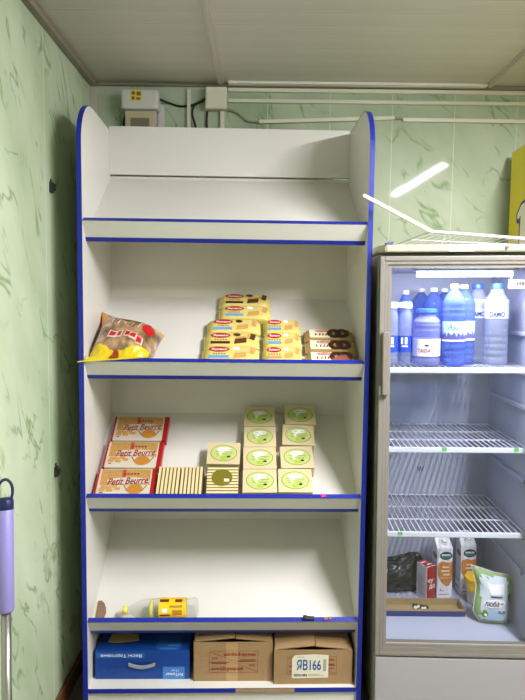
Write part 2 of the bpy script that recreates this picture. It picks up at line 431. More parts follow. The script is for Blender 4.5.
# ring biscuit packs
ring_wrap = mat('cream and brown wrapper', (176, 146, 92), .22, var=(30, .25))
ring_choc = mat('chocolate ring', (66, 38, 28), .35, var=(60, .3))
cream_m = mat('print cream', (240, 230, 196), .35)
ink_maroon = mat('print maroon', (120, 48, 44), .4)
def ring_pack(M, label, last=False):
    w, d, h = .205, .068, .040
    r = empty('ring_biscuit_pack', M, label, 'biscuit pack', 'ring biscuit packs on the second shelf')
    obj('wrapper', flow_pack(w, d, h), ring_wrap, r, smooth=True); z = h+.0007
    b = BM(); rect(b, -.40*w, -d*.40, .0*w, d*.40); p = obj('cream_panel', b, cream_m, r, T(0, 0, z))
    lg = obj('logo', ell(BM(), -.13*w, d*.24, .030, .0085), red_m, r, T(0, 0, z+.0005))
    obj('lettering', text_mesh('Яшкино', width=.046, height=.0075, shear=.25, bold=.02), wht, lg, T(-.13*w, d*.24, .0005))
    b = BM()
    for k, x in enumerate((-.062, -.045, -.031, -.018, -.006)):
        poly(b, [(x, -d*.22), (x+.004, -d*.22), (x+.009, d*.0), (x+.004, d*.02)]); rect(b, x+.002, -d*.16, x+.012, -d*.12)
    obj('script_line', b, ink_brown, r, T(0, 0, z+.0005))
    b = BM()
    for cx, cy in ((.10*w, d*.0), (.255*w, d*.0)):
        n = 22
        for k in range(n):
            a0, a1 = 2*PI*k/n, 2*PI*(k+1)/n; ro, ri = d*.43, d*.15
            poly(b, [(cx+ro*math.cos(a0)*1.05, cy+ro*math.sin(a0)), (cx+ro*math.cos(a1)*1.05, cy+ro*math.sin(a1)), (cx+ri*math.cos(a1), cy+ri*math.sin(a1)), (cx+ri*math.cos(a0), cy+ri*math.sin(a0))], .0002*(cx > .2*w))
    obj('ring_picture', b, ring_choc, r, T(0, 0, z+.0005))
    if last:
        b = poly(poly(BM(), [(-.05*w, -d*.36), (.14*w, -d*.36), (.24*w, d*.2), (.10*w, d*.02)]), [(.14*w, -d*.36), (.36*w, -d*.36), (.30*w, -d*.05), (.22*w, d*.1)])
        obj('rose_patch', b, mat('print rose', (150, 92, 78), .3), r, T(0, 0, z+.001))  # pinkish printed shape on the front pack
    return r
ring_pack(on_shelf(2, .968, .072, rot=.01), 'brown ring biscuit pack with rose patch, front one, against the lip', True)
ring_pack(on_shelf(2, .970, .145, rot=-.01), 'brown ring biscuit pack between the front one and the rear one')
ring_pack(on_shelf(2, .972, .219, rot=.005), 'brown ring biscuit pack farthest up the slope beside right side panel')

# ------------------------------------------------------------------ bag of biscuits (shelf 2, left)
def bag_mat():
    m = bpy.data.materials.new('bag film over biscuits'); m.use_nodes = True
    nt = m.node_tree; N = nt.nodes; L = nt.links; p = N['Principled BSDF']; p.inputs['Roughness'].default_value = .18
    tc = N.new('ShaderNodeTexCoord'); v = N.new('ShaderNodeTexVoronoi'); v.inputs['Scale'].default_value = 19; v.inputs['Randomness'].default_value = 1
    nn = N.new('ShaderNodeTexNoise'); nn.inputs['Scale'].default_value = 30; nn.inputs['Detail'].default_value = 3; L.new(tc.outputs['Object'], nn.inputs['Vector'])
    ad = N.new('ShaderNodeMixRGB'); ad.blend_type = 'ADD'; ad.inputs[0].default_value = .05; L.new(tc.outputs['Object'], ad.inputs[1]); L.new(nn.outputs['Color'], ad.inputs[2])
    L.new(ad.outputs[0], v.inputs['Vector']); p.inputs['Coat Weight'].default_value = .6; p.inputs['Coat Roughness'].default_value = .1
    r = N.new('ShaderNodeValToRGB'); e = r.color_ramp.elements
    e[0].color = lin((202, 172, 134)); e[0].position = .1; e[1].color = lin((104, 78, 54)); e[1].position = .75
    x = e.new(.45); x.color = lin((170, 134, 98))
    L.new(v.outputs['Distance'], r.inputs[0]); L.new(r.outputs[0], p.inputs['Base Color'])
    b = N.new('ShaderNodeBump'); b.inputs['Strength'].default_value = .6; b.inputs['Distance'].default_value = .006; b.invert = True
    L.new(v.outputs['Distance'], b.inputs['Height']); L.new(b.outputs[0], p.inputs['Normal'])
    return m
bag_m = bag_mat()
bag_yel = mat('bag yellow print', (226, 200, 36), .22, bump=(50, .2))
bag_red = mat('bag red print', (196, 30, 34), .25)
bag_orange = mat('bag orange print', (226, 160, 60), .25, bump=(60, .2))
BC = [(-.006, -.014), (.264, .018), (.288, .240), (.020, .335)]     # corners (u, s)
def bag_pt(a, b, off=0.):
    p = [Vector(q) for q in BC]
    q = p[0]*(1-a)*(1-b)+p[1]*a*(1-b)+p[2]*a*b+p[3]*(1-a)*b
    pinch = 1-.10*math.sin(PI*b)*(1 if a < .5 else 1)
    q.x = .14+(q.x-.14)*pinch
    prof = (max(0, 1-abs(2*a-1)**3.5))**.6 * (max(0, 1-abs(2*b-1)**2.6))**.6
    h = .006 + .094*prof + prof*(.012*noise.noise(Vector((a*5, b*5, 1.3))) + .007*noise.noise(Vector((a*13, b*11, 4.1))))
    if b < .2: h += .02*(1-b/.2)**1.2*(1-.3*a)                    # lower fin propped on the lip
    if b > .8 and a < .3: h += .05*(b-.8)/.2*(1-a/.3)               # upturned corner
    if q.y < .024: h = max(h, .0748)
    if VF + q.y*math.cos(SA) - h*math.sin(SA) > -.004: q.x = max(q.x, .0215)
    return Vector((q.x, q.y, h+off))
def bag_mesh():
    b = BM(); n, k = 64, 56
    up = [[b.verts.new(bag_pt(i/n, j/k)) for j in range(k+1)] for i in range(n+1)]
    def under(p, j):
        if p.y < .021: return Vector((p.x, p.y, max(.0730, p.z-.006)))
        return Vector((p.x, p.y, max(.002, p.z*.9-.004) if j == k else .002))
    lo = [[b.verts.new(under(bag_pt(i/n, j/k), j)) for j in range(k+1)] for i in range(n+1)]
    for i in range(n):
        for j in range(k):
            f = b.faces.new((up[i][j], up[i+1][j], up[i+1][j+1], up[i][j+1]))
            bb = (j+.5)/k; aa = (i+.5)/n
            f.material_index = 1 if bb < .22+.05*math.sin(aa*9) and aa < .95 else (2 if bb > .93 or (bb > .75 and aa < .12) else 0)
            b.faces.new((lo[i][j], lo[i][j+1], lo[i+1][j+1], lo[i+1][j]))
    for i in range(n):
        for j in (0, k): b.faces.new((up[i][j], up[i+1][j], lo[i+1][j], lo[i][j]))
    for j in range(k):
        for i in (0, n): b.faces.new((up[i][j], up[i][j+1], lo[i][j+1], lo[i][j]))
    return b
bag = empty('biscuit_bag', on_shelf(2, 0, 0), 'puffy clear bag of brown biscuits with yellow and red print', 'biscuit bag')
obj('bag_film', bag_mesh(), [bag_m, bag_yel, bag_orange], bag, smooth=True)
def patch(pts2, off):
    b = BM(); b.faces.new([b.verts.new((x, y, 0)) for x, y in pts2])
    bmesh.ops.triangulate(b, faces=b.faces); bmesh.ops.subdivide_edges(b, edges=b.edges, cuts=3, use_grid_fill=True)
    for v in b.verts: v.co = bag_pt(v.co.x, v.co.y, off)
    return b
def ellpts(cx, cy, rx, ry, n=18): return [(cx+rx*math.cos(2*PI*k/n), cy+ry*math.sin(2*PI*k/n)) for k in range(n)]
obj('red_badge', patch(ellpts(.86, .72, .085, .13), .003), bag_red, bag, smooth=True)
def on_bag(me, a0, b0, off, rot=0):
    for v in me.vertices:
        x, y = v.co.x, v.co.y
        v.co = bag_pt(a0+x*math.cos(rot)-y*math.sin(rot), b0+x*math.sin(rot)+y*math.cos(rot), off)
    return me
halo = mat('bag white halo', (238, 220, 200), .3)
for k, (a, bb, w_) in enumerate(((.36, .44, .075), (.47, .45, .05), (.60, .46, .06), (.70, .43, .06), (.80, .36, .055))):
    h_ = obj('banner_block', patch([(a-w_, bb-.075), (a+w_*.9, bb-.09), (a+w_, bb+.07), (a-w_*.8, bb+.085)], .004), halo, bag, smooth=True)
    obj('red_fill', patch([(a-w_*.72, bb-.05), (a+w_*.62, bb-.062), (a+w_*.74, bb+.045), (a-w_*.55, bb+.06)], .0065), bag_red, h_, smooth=True)
rose = mat('bag rose print', (190, 84, 96), .3)
for k in range(9):
    a = .27+.055*k; hh = .045+.02*((k*7) % 3)
    obj('script_stroke', patch([(a, .70-hh*.6), (a+.014, .70-hh*.6), (a+.040, .70+hh), (a+.022, .70+hh)], .004), rose if k % 2 else halo, bag)
obj('fold_notch', patch([(.42, .02), (.56, .02), (.53, .15), (.47, .20)], .004), mat('bag maroon fold', (150, 60, 24), .3), bag, smooth=True)
yb = patch([(.30, .90), (.80, .84), (.86, .92), (.40, .97)], .004)
obj('yellow_band', yb, mat('bag olive print', (206, 190, 80), .25), bag, smooth=True)

# ------------------------------------------------------------------ cracker packs (shelf 3, left)
def waffle_mat():
    m = bpy.data.materials.new('printed cracker grid'); m.use_nodes = True
    nt = m.node_tree; N = nt.nodes; L = nt.links; p = N['Principled BSDF']; p.inputs['Roughness'].default_value = .3
    tc = N.new('ShaderNodeTexCoord'); b = N.new('ShaderNodeTexBrick'); b.offset = 0
    b.inputs['Scale'].default_value = 1; b.inputs['Brick Width'].default_value = .0062; b.inputs['Row Height'].default_value = .0085; b.inputs['Mortar Size'].default_value = .0008
    b.inputs['Color1'].default_value = lin((206, 168, 100)); b.inputs['Color2'].default_value = lin((192, 152, 84)); b.inputs['Mortar'].default_value = lin((164, 116, 56))
    L.new(tc.outputs['Object'], b.inputs['Vector']); L.new(b.outputs['Color'], p.inputs['Base Color'])
    return m
waf = waffle_mat()
cr_white = mat('cracker wrapper white', (212, 202, 186), .25, var=(25, .05))
cr_red = mat('cracker wrapper red', (168, 34, 34), .25)
bisc = mat('biscuit orange brown', (196, 132, 52), .4, var=(70, .25))
bisc_t = mat('biscuit tan', (204, 156, 84), .4, var=(70, .25))
ink_wine = mat('print wine', (134, 26, 50), .4)
def cracker_pack(M, label):
    w, d, h = .232, .140, .032
    r = empty('cracker_pack', M, label, 'cracker pack', 'cracker packs on the third shelf')
    obj('wrapper', box(BM(), (-w/2, -d/2, 0), (w/2, d/2, h), .005), cr_white, r); z = h+.0006
    b = BM(); box(b, (w/2-.018, -d/2-.001, -.0003), (w/2+.005, d/2+.001, h+.0004), .004); obj('end_fold', b, cr_red, r)
    b = BM(); box(b, (-w/2-.004, -d/2-.001, -.0003), (-w/2+.006, d/2+.001, h+.0004), .003); obj('end_fold', b, cr_red, r)
    obj('cracker_print', rect(BM(), -w/2+.013, -.012, w/2-.020, d/2-.005), waf, r, T(0, 0, z))
    obj('side_stripe', rect(BM(), -w/2+.0065, -d/2+.004, -w/2+.012, d/2-.005), cr_white, r, T(0, 0, z+.0003))
    obj('red_block', rect(BM(), -.020, d*.02, -.004, d/2-.005), mat('print brick red', (178, 80, 60), .35), r, T(0, 0, z+.0003))
    b = BM()
    for k in range(5): rect(b, -.012+.013*k, d*.27, -.003+.013*k, d*.27+.008)
    obj('small_print', b, ink_wine, r, T(0, 0, z+.0006))
    bb = BM(); ell(bb, .010, .008, .086, .017); obj('script_halo', bb, cr_white, r, T(0, 0, z+.0004))
    obj('lettering', text_mesh('Petit Beurre', width=.164, height=.034, shear=.35, bold=.02), ink_wine, r, T(.008, .007, z+.0009) @ RZ(.06))
    b = BM(); ell(b, .040, -.034, .032, .024); obj('round_biscuit', b, bisc, r, T(0, 0, z+.0003))
    b = BM()
    for k, (x, y) in enumerate(((-.085, -.022), (-.066, -.026), (-.045, -.020), (-.090, -.036), (-.060, -.038), (-.030, -.030))):
        poly(b, [(x-.012, y-.006), (x+.012, y-.007), (x+.013, y+.007), (x-.011, y+.008)], .00005*k)
    obj('biscuit_heap', b, bisc_t, r, T(0, 0, z+.0003))
    for x, s in ((.002, 1), (.078, -1)):
        b = BM()
        poly(b, [(x-.010*s, -.014), (x-.006*s, -.013), (x+.010*s, -.040), (x+.006*s, -.042)])
        obj('wheat_ear', b, ink_grey, r, T(0, 0, z+.0003))
    obj('stamp', rect(BM(), -.097, -.052, -.085, -.047), ink_brown, r, T(0, 0, z+.0003))
    return r
c0 = cracker_pack(on_shelf(3, .150, .100, rot=.01), 'red and white cracker pack at the front, beside striped crispbreads')
copy_thing(c0, on_shelf(3, .160, .246, rot=-.010), 'red and white cracker pack in the middle of its row of three')
copy_thing(c0, on_shelf(3, .168, .393, rot=-.003), 'red and white cracker pack at the top of the slope')

# ------------------------------------------------------------------ crispbread packs (shelf 3)
sl_m = mat('crispbread slice', (226, 208, 158), .6, var=(60, .12))
gap_m = mat('seed brown crust', (92, 66, 38), .7)
card = mat('cream card', (212, 196, 154), .5, var=(12, .05))
lab_dk = mat('label olive rim', (110, 128, 44), .4)
lab_lt = mat('label pale green', (190, 204, 124), .4, var=(30, .12))
lab_gr = mat('label green', (168, 194, 74), .4, var=(40, .12))
film = mat('label white', (236, 238, 230), .35)
def slices(b, axis, w, d, h, n):
    dims = [w, d, h]; L_ = dims[axis]; st = L_/n
    core = [-w/2+.003, -d/2+.003, .003], [w/2-.003, d/2-.003, h-.003]
    return core, st
def crispbread(M, label, axis, face, w=.136, d=.114, h=.062, n=None):
    r = empty('crispbread_pack', M, label, 'crispbread pack', 'crispbread packs on the third shelf')
    n = n or 11
    dims = [w, d, h]; lo = [-w/2, -d/2, 0]; hi = [w/2, d/2, h]
    st = dims[axis]/n
    b = BM(); e = .0022
    c_lo = [lo[i]+(e if i != axis else .001) for i in range(3)]; c_hi = [hi[i]-(e if i != axis else .001) for i in range(3)]
    box(b, c_lo, c_hi); obj('crust_block', b, gap_m, r)
    b = BM()
    for k in range(n):
        a = list(lo); c = list(hi); a[axis] = lo[axis]+k*st+st*.0; c[axis] = lo[axis]+k*st+st*.66
        box(b, a, c)
    obj('crispbread_slices', b, sl_m, r)
    z = h+.0006
    if face == 'label':
        obj('top_card', box(BM(), (-w/2-.0005, -d/2-.0005, h-.004), (w/2+.0005, d/2+.0005, h+.0006), .001), card, r)
        z = h+.0012
        lb = obj('oval_label', ell(BM(), 0, 0, .0555, .0435, n=36), lab_dk, r, T(0, 0, z))
        obj('label_field', ell(BM(), 0, 0, .0530, .0410, n=36), lab_lt, lb, T(0, 0, .0003))
        b = BM(); ell(b, .002, .020, .030, .011); ell(b, -.012, .012, .014, .010, .00005); ell(b, -.014, -.002, .006, .012, .0001); obj('cloud_print', b, film, lb, T(0, 0, .0006))
        b = BM(); rect(b, -.034, -.006, .036, -.001); poly(b, [(-.010, -.036), (.012, -.036), (.020, -.018), (-.014, -.016)]); obj('green_print', b, lab_gr, lb, T(0, 0, .0007))
        b = BM()
        for x, y, l_ in ((-.020, .018, .014), (.012, .018, .020), (-.034, .006, .020), (.006, .004, .030), (-.030, -.012, .016), (.000, -.012, .030)): rect(b, x, y, x+l_, y+.0022)
        obj('small_print', b, ink_grey, lb, T(0, 0, .0009))
        b = BM(); ell(b, .021, -.020, .0075, .005); obj('stamp', b, mat('print black', (22, 24, 14), .4), lb, T(0, 0, .0009))
    elif face == 'sticker':
        st_ = obj('round_sticker', ell(BM(), -.003, .010, .042, .042, n=32), mat('olive sticker', (118, 112, 30), .35, var=(60, .1)), r, T(0, 0, z))
        obj('price_tag', rect(BM(), .006, -.010, .026, .004), film, st_, T(0, 0, .0004))
    return r
crispbread(on_shelf(3, .325, .094), 'stack of crispbread slices on edge, next to the front cracker pack', 0, None, .090, .142, .052, 6)
crispbread(on_shelf(3, .417, .094), 'stack of crispbread slices on edge, next to the olive stickered stack', 0, None, .090, .142, .052, 6)
crispbread(on_shelf(3, .540, .096), 'crispbread stack with round olive sticker and small white price tag', 1, 'sticker', .126, .132, .058, 9)
k0 = crispbread(on_shelf(3, .540, .229, rot=-.02), 'crispbread pack with oval label, directly above the olive stickered stack', 2, 'label', n=5)
for u, s, rt, lb in ((.689, .088, 0, 'oval labelled crispbread pack at the front of the middle column'), (.690, .205, .01, 'oval labelled crispbread pack, second from the lip in middle column'),
                     (.692, .322, 0, 'oval labelled crispbread pack, third from the lip in middle column'), (.692, .440, -.01, 'oval labelled crispbread pack at the top of the middle column'),
                     (.831, .090, -.01, 'oval labelled crispbread pack at the front of the column by the pink scrap'), (.845, .210, .02, 'oval labelled crispbread pack, second from the lip in the far column'),
                     (.858, .332, -.05, 'tilted oval labelled crispbread pack, third from the lip in far column'), (.874, .452, -.02, 'oval labelled crispbread pack at the top of the far column')):
    copy_thing(k0, on_shelf(3, u, s, rot=rt), lb)
b = BM(); box(b, (-.010, -.006, 0), (.010, .006, .002)); box(b, (-.009, -.005, .002), (-.002, .008, .006))
tag(obj('plastic_tag', b, mat('magenta plastic', (226, 60, 140), .4), None, on_shelf(3, .935, .0085, .0728, .3)), 'tiny magenta plastic tag lying on the third shelf edge', 'tag')

# ------------------------------------------------------------------ shelf 4: empty bottle and scraps
pet = clear('empty clear plastic', (244, 246, 244), .28, .10, 1.12, (246, 247, 244), .6)
def bottle_prof(r, h, neck=.014, ribs=True):
    p = [(r*.55, 0), (r*.9, .004), (r, .014)]
    z = .03
    while z < h*.62:
        p += [(r, z), (r*.965, z+.006), (r, z+.012)]; z += .028
    p += [(r, h*.66), (r*.97, h*.72), (r*.82, h*.79), (r*.55, h*.86), (neck*1.15, h*.905), (neck, h*.92), (neck, h*.95)]
    return p
eb = empty('empty_bottle', on_shelf(4, .445, .066, .0470) @ RZ(.02) @ RY(-PI/2), 'empty crumpled clear plastic bottle with yellow label lying on fourth shelf', 'bottle')
b = lathe(BM(), [(a*(1+.0), z) for a, z in bottle_prof(.041, .30)], 26)
for v in b.verts:
    k = 1+.10*noise.noise(v.co*28); v.co.x *= k*(.95 if v.co.x < 0 else 1); v.co.y *= k
obj('bottle_body', b, pet, eb, smooth=True)
lab_yel = mat('bottle label yellow', (246, 206, 30), .3, var=(40, .08))
lb = obj('label', lathe(BM(), [(.0425, .047), (.0427, .155)], 26, cap=False), lab_yel, eb, smooth=True)
def arc_patch(r, a0, a1, z0, z1, n=8):
    b = BM(); vs = [[b.verts.new((r*math.sin(a0+(a1-a0)*i/n), -r*math.cos(a0+(a1-a0)*i/n), z)) for i in range(n+1)] for z in (z0, z1)]
    for i in range(n): b.faces.new((vs[0][i], vs[0][i+1], vs[1][i+1], vs[1][i]))
    return b
a_up = 0.9
for (q0, q1, z0, z1, mm) in ((.75, 1.15, .120, .140, wht), (1.75, 2.1, .115, .152, ink_maroon), (.55, 1.0, .062, .100, bisc), (1.7, 2.05, .062, .09, ink_maroon), (.45, .62, .110, .15, ink_maroon), (1.2, 1.4, .06, .112, MATS['biscuit orange brown'])):
    obj('label_print', arc_patch(.0433, q0, q1, z0, z1), mm, lb, smooth=True)
obj('cap_ring', lathe(BM(), [(.030, .195), (.036, .19), (.037, .181), (.031, .179)], 20), mat('pale yellow plastic', (240, 226, 110), .4), eb, smooth=True)
obj('bottle_cap', lathe(BM(), [(.0155, .283), (.0165, .288), (.0165, .302), (.014, .304)], 20), mat('pale yellow plastic', (240, 226, 110), .4), eb, smooth=True)
b = prism(BM(), [(-.010, 0), (.022, -.004), (.030, .03), (.026, .050), (.016, .070), (.002, .082), (-.012, .080)], 0, .003)
for v in b.verts: v.co.z += .06*max(0, v.co.x)*1
tag(obj('torn_cardboard', b, mat('torn brown board', (140, 112, 82), .9, var=(50, .3)), None, on_shelf(4, .038, .040, .001)), 'small torn brown cardboard scrap leaning at the fourth shelf corner', 'cardboard scrap')
b = BM(); box(b, (-.026, -.006, 0), (.020, .007, .012), .003); box(b, (-.026, -.006, .008), (-.010, .008, .017), .003)
tag(obj('plastic_clip', b, mat('black plastic', (24, 24, 26), .4), None, on_shelf(4, .890, .0085, .0728, -.05)), 'small black plastic clip lying on the fourth shelf edge', 'clip')
b = BM(); box(b, (-.018, -.005, 0), (-.002, .005, .007), .002); box(b, (.001, -.005, 0), (.014, .006, .006), .002)
tag(obj('wrapper_scrap', b, mat('dusky pink foil', (150, 92, 112), .4), None, on_shelf(4, .965, .0085, .0728, .1)), 'small dusky pink wrapper scrap on the fourth shelf edge', 'scrap')

# ------------------------------------------------------------------ boxes on the base shelf
ZB0 = ZB+.0006
bx_blue = mat('glossy blue box print', (20, 68, 150), .3, var=(5, .18))
bx_mid = mat('box light blue print', (70, 130, 205), .35)
bx_dk = mat('box dark blue line', (16, 48, 112), .4)
M = MS @ T(.030, .062, ZB0) @ RZ(-.006)
r = empty('scale_box', M, 'glossy blue box with white upside-down lettering and a carry handle slot', 'box')
w, h, d = .382, .120, .33
b = BM(); box(b, (0, 0, 0), (w, d, h), .003); obj('box_body', b, bx_blue, r)
FR = lambda x, z, o=.0006: T(x, -o, z) @ RX(PI/2)          # decals on the front face
obj('title_band', rect(BM(), 0, 0, .195, .022), mat('box blue band', (40, 98, 180), .35), r, FR(.006, h-.030))
text('Весы Торговые', wht, r, FR(.106, h-.019, .0012) @ RZ(PI), width=.165, height=.0155, bold=.01)
pt = obj('title_patch', rect(BM(), 0, 0, .088, .052), bx_mid, r, FR(w-.108, .001))
text('FriTower', wht, pt, T(.046, .020, .0006) @ RZ(PI), width=.070, height=.013, bold=.01)
text('15 кг', wht, pt, T(.048, .036, .0006) @ RZ(PI), width=.030, height=.008)
b = BM()
for cx in (.035, .070, .120):
    n = 16
    for k in range(n):
        if k % 4 == 3: continue
        a0, a1 = 2*PI*k/n, 2*PI*(k+1)/n
        poly(b, [(cx+.017*math.cos(a0), .04+.020*math.sin(a0)), (cx+.017*math.cos(a1), .04+.020*math.sin(a1)), (cx+.015*math.cos(a1), .04+.018*math.sin(a1)), (cx+.015*math.cos(a0), .04+.018*math.sin(a0))])
obj('icon_row', b, bx_dk, r, FR(0, 0))
b = BM()
for k in range(24):
    t0, t1 = k/24, (k+1)/24
    f = lambda t: (.136+.108*t, .066-.013*math.sin(PI*t))
    (x0, z0), (x1, z1) = f(t0), f(t1)
    box(b, (x0, -.008, (z0+z1)/2-.0055), (x1, -.0005, (z0+z1)/2+.0055))
obj('carry_handle', b, mat('grey plastic handle', (150, 156, 172), .4), r)
obj('handle_slot', rect(BM(), .130, .052, .250, .074), bx_dk, r, FR(0, 0, .0004))
b = BM(); rect(b, .245, .006, .345, .11); obj('top_print', b, mat('box mid blue print', (34, 90, 170), .35), r, T(0, 0, h+.0006))
b = BM(); rect(b, .26, .01, .33, .02); rect(b, .29, .03, .34, .045); obj('top_small_print', b, bx_mid, r, T(0, 0, h+.001))
b = prism(BM(), [(0, 0), (.03, -.006), (.075, -.002), (.125, .010), (.118, .045), (.05, .060), (.008, .05)], 0, .004)
tag(obj('cardboard_flap', b, mat('creased kraft', (178, 148, 92), .8, var=(30, .3)), None, M @ T(.040, .058, h+.0035) @ RX(.06)), 'torn kraft cardboard flap lying on top of the blue box', 'cardboard scrap')

kraft = mat('kraft cardboard', (160, 130, 92), .75, var=(14, .12), bump=(90, .05))
kraft_l = mat('kraft tape', (180, 148, 104), .4)
ink_red = mat('carton red ink', (150, 52, 40), .6)
def carton(M, w, d, h, lift, label):
    r = empty('cardboard_carton', M, label, 'carton', 'brown cartons on the base shelf')
    b = BM(); t = .004
    box(b, (0, 0, 0), (w, t, h)); box(b, (0, d-t, 0), (w, d, h)); box(b, (0, t, 0), (t, d-t, h)); box(b, (w-t, t, 0), (w, d-t, h)); box(b, (t, t, 0), (w-t, d-t, t))
    obj('carton_body', b, kraft, r)
    # top flaps: two end flaps lying in, front flap in two sagging halves
    def flap(pts):
        b = BM(); v = [b.verts.new(p) for p in pts]; u_ = [b.verts.new((p[0], p[1], p[2]+.004)) for p in pts]; n = len(pts)
        b.faces.new(v[::-1]); b.faces.new(u_)
        for i in range(n): b.faces.new((v[i], v[(i+1) % n], u_[(i+1) % n], u_[i]))
        return b
    m_ = w*.52
    obj('top_flap', flap([(.004, .004, h), (m_, .0, h+.018), (m_+.003, .09, h+lift+.008), (.006, .14, h+lift*.8)]), kraft, r)
    obj('top_flap', flap([(m_+.004, .0, h+.015), (w-.004, .004, h-.001), (w-.006, .15, h+lift*.5), (m_+.006, .10, h+lift*.75)]), kraft, r)
    obj('top_flap', flap([(.006, d, h), (.006, d*.5, h+.012), (w-.006, d*.5, h+.010), (w-.006, d, h)]), kraft, r)
    return r
def kdv_print(r, x0, z0, w, h):
    p = obj('printed_frame', BM(), ink_red, r)
    b = BM(); e = .0014
    rect(b, 0, 0, w, e); rect(b, 0, h-e, w, h); rect(b, 0, 0, e, h); rect(b, w-e, 0, w, h)
    for k in (0, 1):
        s = 1 if k == 0 else -1; ox, oz = (0, 0) if k == 0 else (w, h)
        q = lambda x, z: (ox+s*x, oz+s*z)
        poly(b, [q(.004, h-.006), q(.005, h-.004), q(w*.5, h*.55), q(w*.5, h*.54)])
        for zz, a, c in ((.46, .03, .42), (.40, .05, .36)): poly(b, [q(w*a, h*zz), q(w*c, h*zz), q(w*c, h*zz+.0035), q(w*a, h*zz+.0035)])
    b.to_mesh(p.data); b.free(); p.matrix_local = FR(x0, z0)
    for s, (cx, cz) in ((0, (w*.37, h*.17)), (1, (w*.63, h*.83))):
        obj('lettering', text_mesh('www.kdv-group.com', width=w*.66, height=h*.23, bold=.022), ink_red, p, T(cx, cz, .0004) @ RZ(PI*s))
    for s, (cx, cz) in ((0, (w*.12, h*.66)), (1, (w*.88, h*.34))):
        obj('lettering', text_mesh('KDV', width=w*.13, height=h*.10, bold=.02, shear=.2), ink_red, p, T(cx, cz, .0004) @ RZ(PI*s))
c1 = carton(MS @ T(.430, .046, ZB0), .318, .34, .163, .018, 'brown carton with red web address print, between blue box and white tagged carton')
kdv_print(c1, .062, .036, .197, .092)
obj('packing_tape', rect(BM(), -.022, 0, .026, .162), kraft_l, c1, FR(.152, .001, .0003))
c2 = carton(MS @ T(.753, .024, ZB0), .315, .35, .142, .030, 'brown carton with white paper label reading blue capital letters and 166')
kdv_print(c2, .052, .040, .200, .075)
pl = obj('paper_label', poly(BM(), [(0, .002), (.004, 0), (.147, .002), (.147, .097), (.090, .101), (.012, .097), (0, .084)]), mat('label paper', (226, 222, 200), .6, var=(20, .04)), c2, FR(.072, .025, .0012))
ink_lb = mat('label blue ink', (30, 84, 150), .5)
text('ЯВ166', ink_lb, pl, T(.068, .056, .0005), width=.098, height=.044, bold=.02)
b = BM()
x = .008
for k in range(14):
    wd = random.choice((.0012, .002, .0034)); rect(b, x, .008, x+wd, .018); x += wd+.0016
obj('barcode', b, mat('label dark ink', (50, 50, 50), .6), pl, T(0, 0, .0005))
b = BM()
for zz, a, c in ((.010, .066, .13), (.015, .066, .11)): rect(b, a, zz, c, zz+.0025)
obj('top_print', rect(BM(), .02, .088, .05, .0905), mat('label grey ink', (170, 168, 150), .6), pl, T(0, 0, .0005))
obj('dot_print', rect(BM(), .104, .088, .108, .091), mat('label grey ink', (170, 168, 150), .6), pl, T(0, 0, .0005))
obj('side_print', rect(BM(), .126, .03, .138, .08), mat('label grey ink', (170, 168, 150), .6), pl, T(0, 0, .0005))
obj('small_print', b, mat('label grey ink', (170, 168, 150), .6), pl, T(0, 0, .0005))

# ------------------------------------------------------------------ display fridge
LE, YAW = -.013, -.0385
MF = T(.430+HC*.013, 2.2012, 0) @ RZ(YAW) @ RY(LE)
FW, FD = .632, .615
fr_grey = mat('fridge side grey', (150, 150, 140), .4)
fr_frame = mat('door frame grey', (134, 129, 122), .38)
fr_frame_d = mat('door frame groove', (112, 108, 100), .4)
liner = mat('fridge liner white', (170, 174, 187), .4)
fridge = empty('display_fridge', MF, 'glass-door display fridge with lit interior and wire shelves', 'fridge')
b = BM()
box(b, (0, .05, .03), (.046, FD, 1.841), .006); box(b, (FW-.030, .05, .03), (FW, FD, 1.841), .006)
box(b, (.046, FD-.03, .03), (FW-.030, FD, 1.841)); box(b, (.046, .05, 1.80), (FW-.030, FD-.03, 1.841)); box(b, (.046, .05, .03), (FW-.030, FD-.03, .30))
for x in (.05, FW-.05):
    for y in (.1, FD-.08): bar(b, (x, y, -.006), (x, y, .035), .018)
obj('cabinet_body', b, fr_grey, fridge)
# inner liner with a floor, three walls, ceiling and moulded shelf ledges
b = BM()
IL, IR, IB, IF, IT = .050, .599, .58, .052, 1.796
box(b, (.046, IF, .301), (IL, IB+.005, IT)); box(b, (IR, IF, .301), (FW-.030, IB+.005, IT)); box(b, (IL, IB, .301), (IR, IB+.005, IT))
box(b, (IL, IF, .301), (IR, IB, .329)); box(b, (IL, IF, IT-.004), (IR, IB, IT))
WS = (1.408, 1.097, .758)
for wz in (1.55, 1.395, 1.26, 1.084, .97, .745, .60):
    for x0, x1 in ((IL, IL+.014), (IR-.014, IR))[1 if wz == 1.55 else 0:]: box(b, (x0, .115, wz-.024), (x1, IB-.04, wz-.007), .004)
obj('inner_liner', b, liner, fridge)
# evaporator grille box at the rear top
b = BM(); box(b, (.10, IB-.05, 1.33), (.45, IB, 1.392), .006); obj('drip_channel', b, mat('drip tray grey', (170, 174, 186), .4), fridge)
# top cap with chamfered front corners
b = prism(BM(), [(.018, -.012), (FW-.018, -.012), (FW+.008, .03), (FW+.008, FD), (-.008, FD), (-.008, .03)], 1.843, 1.869)
bmesh.ops.bevel(b, geom=[e for e in b.edges], offset=.004, segments=2, affect='EDGES')
cap = obj('top_cap', b, mat('ivory plastic cap', (190, 184, 158), .4, var=(8, .06)), fridge)
obj('cap_screw', bar(BM(), (.449, -.0125, 1.857), (.449, -.018, 1.857), .006, 10), mat('dull steel', (110, 106, 100), .4, metal=.8), cap)
obj('blank_strip', rect(BM(), 0, 0, .09, .024), mat('white tape', (226, 224, 222), .4), cap, T(.24, -.0126, 1.844) @ RX(PI/2))
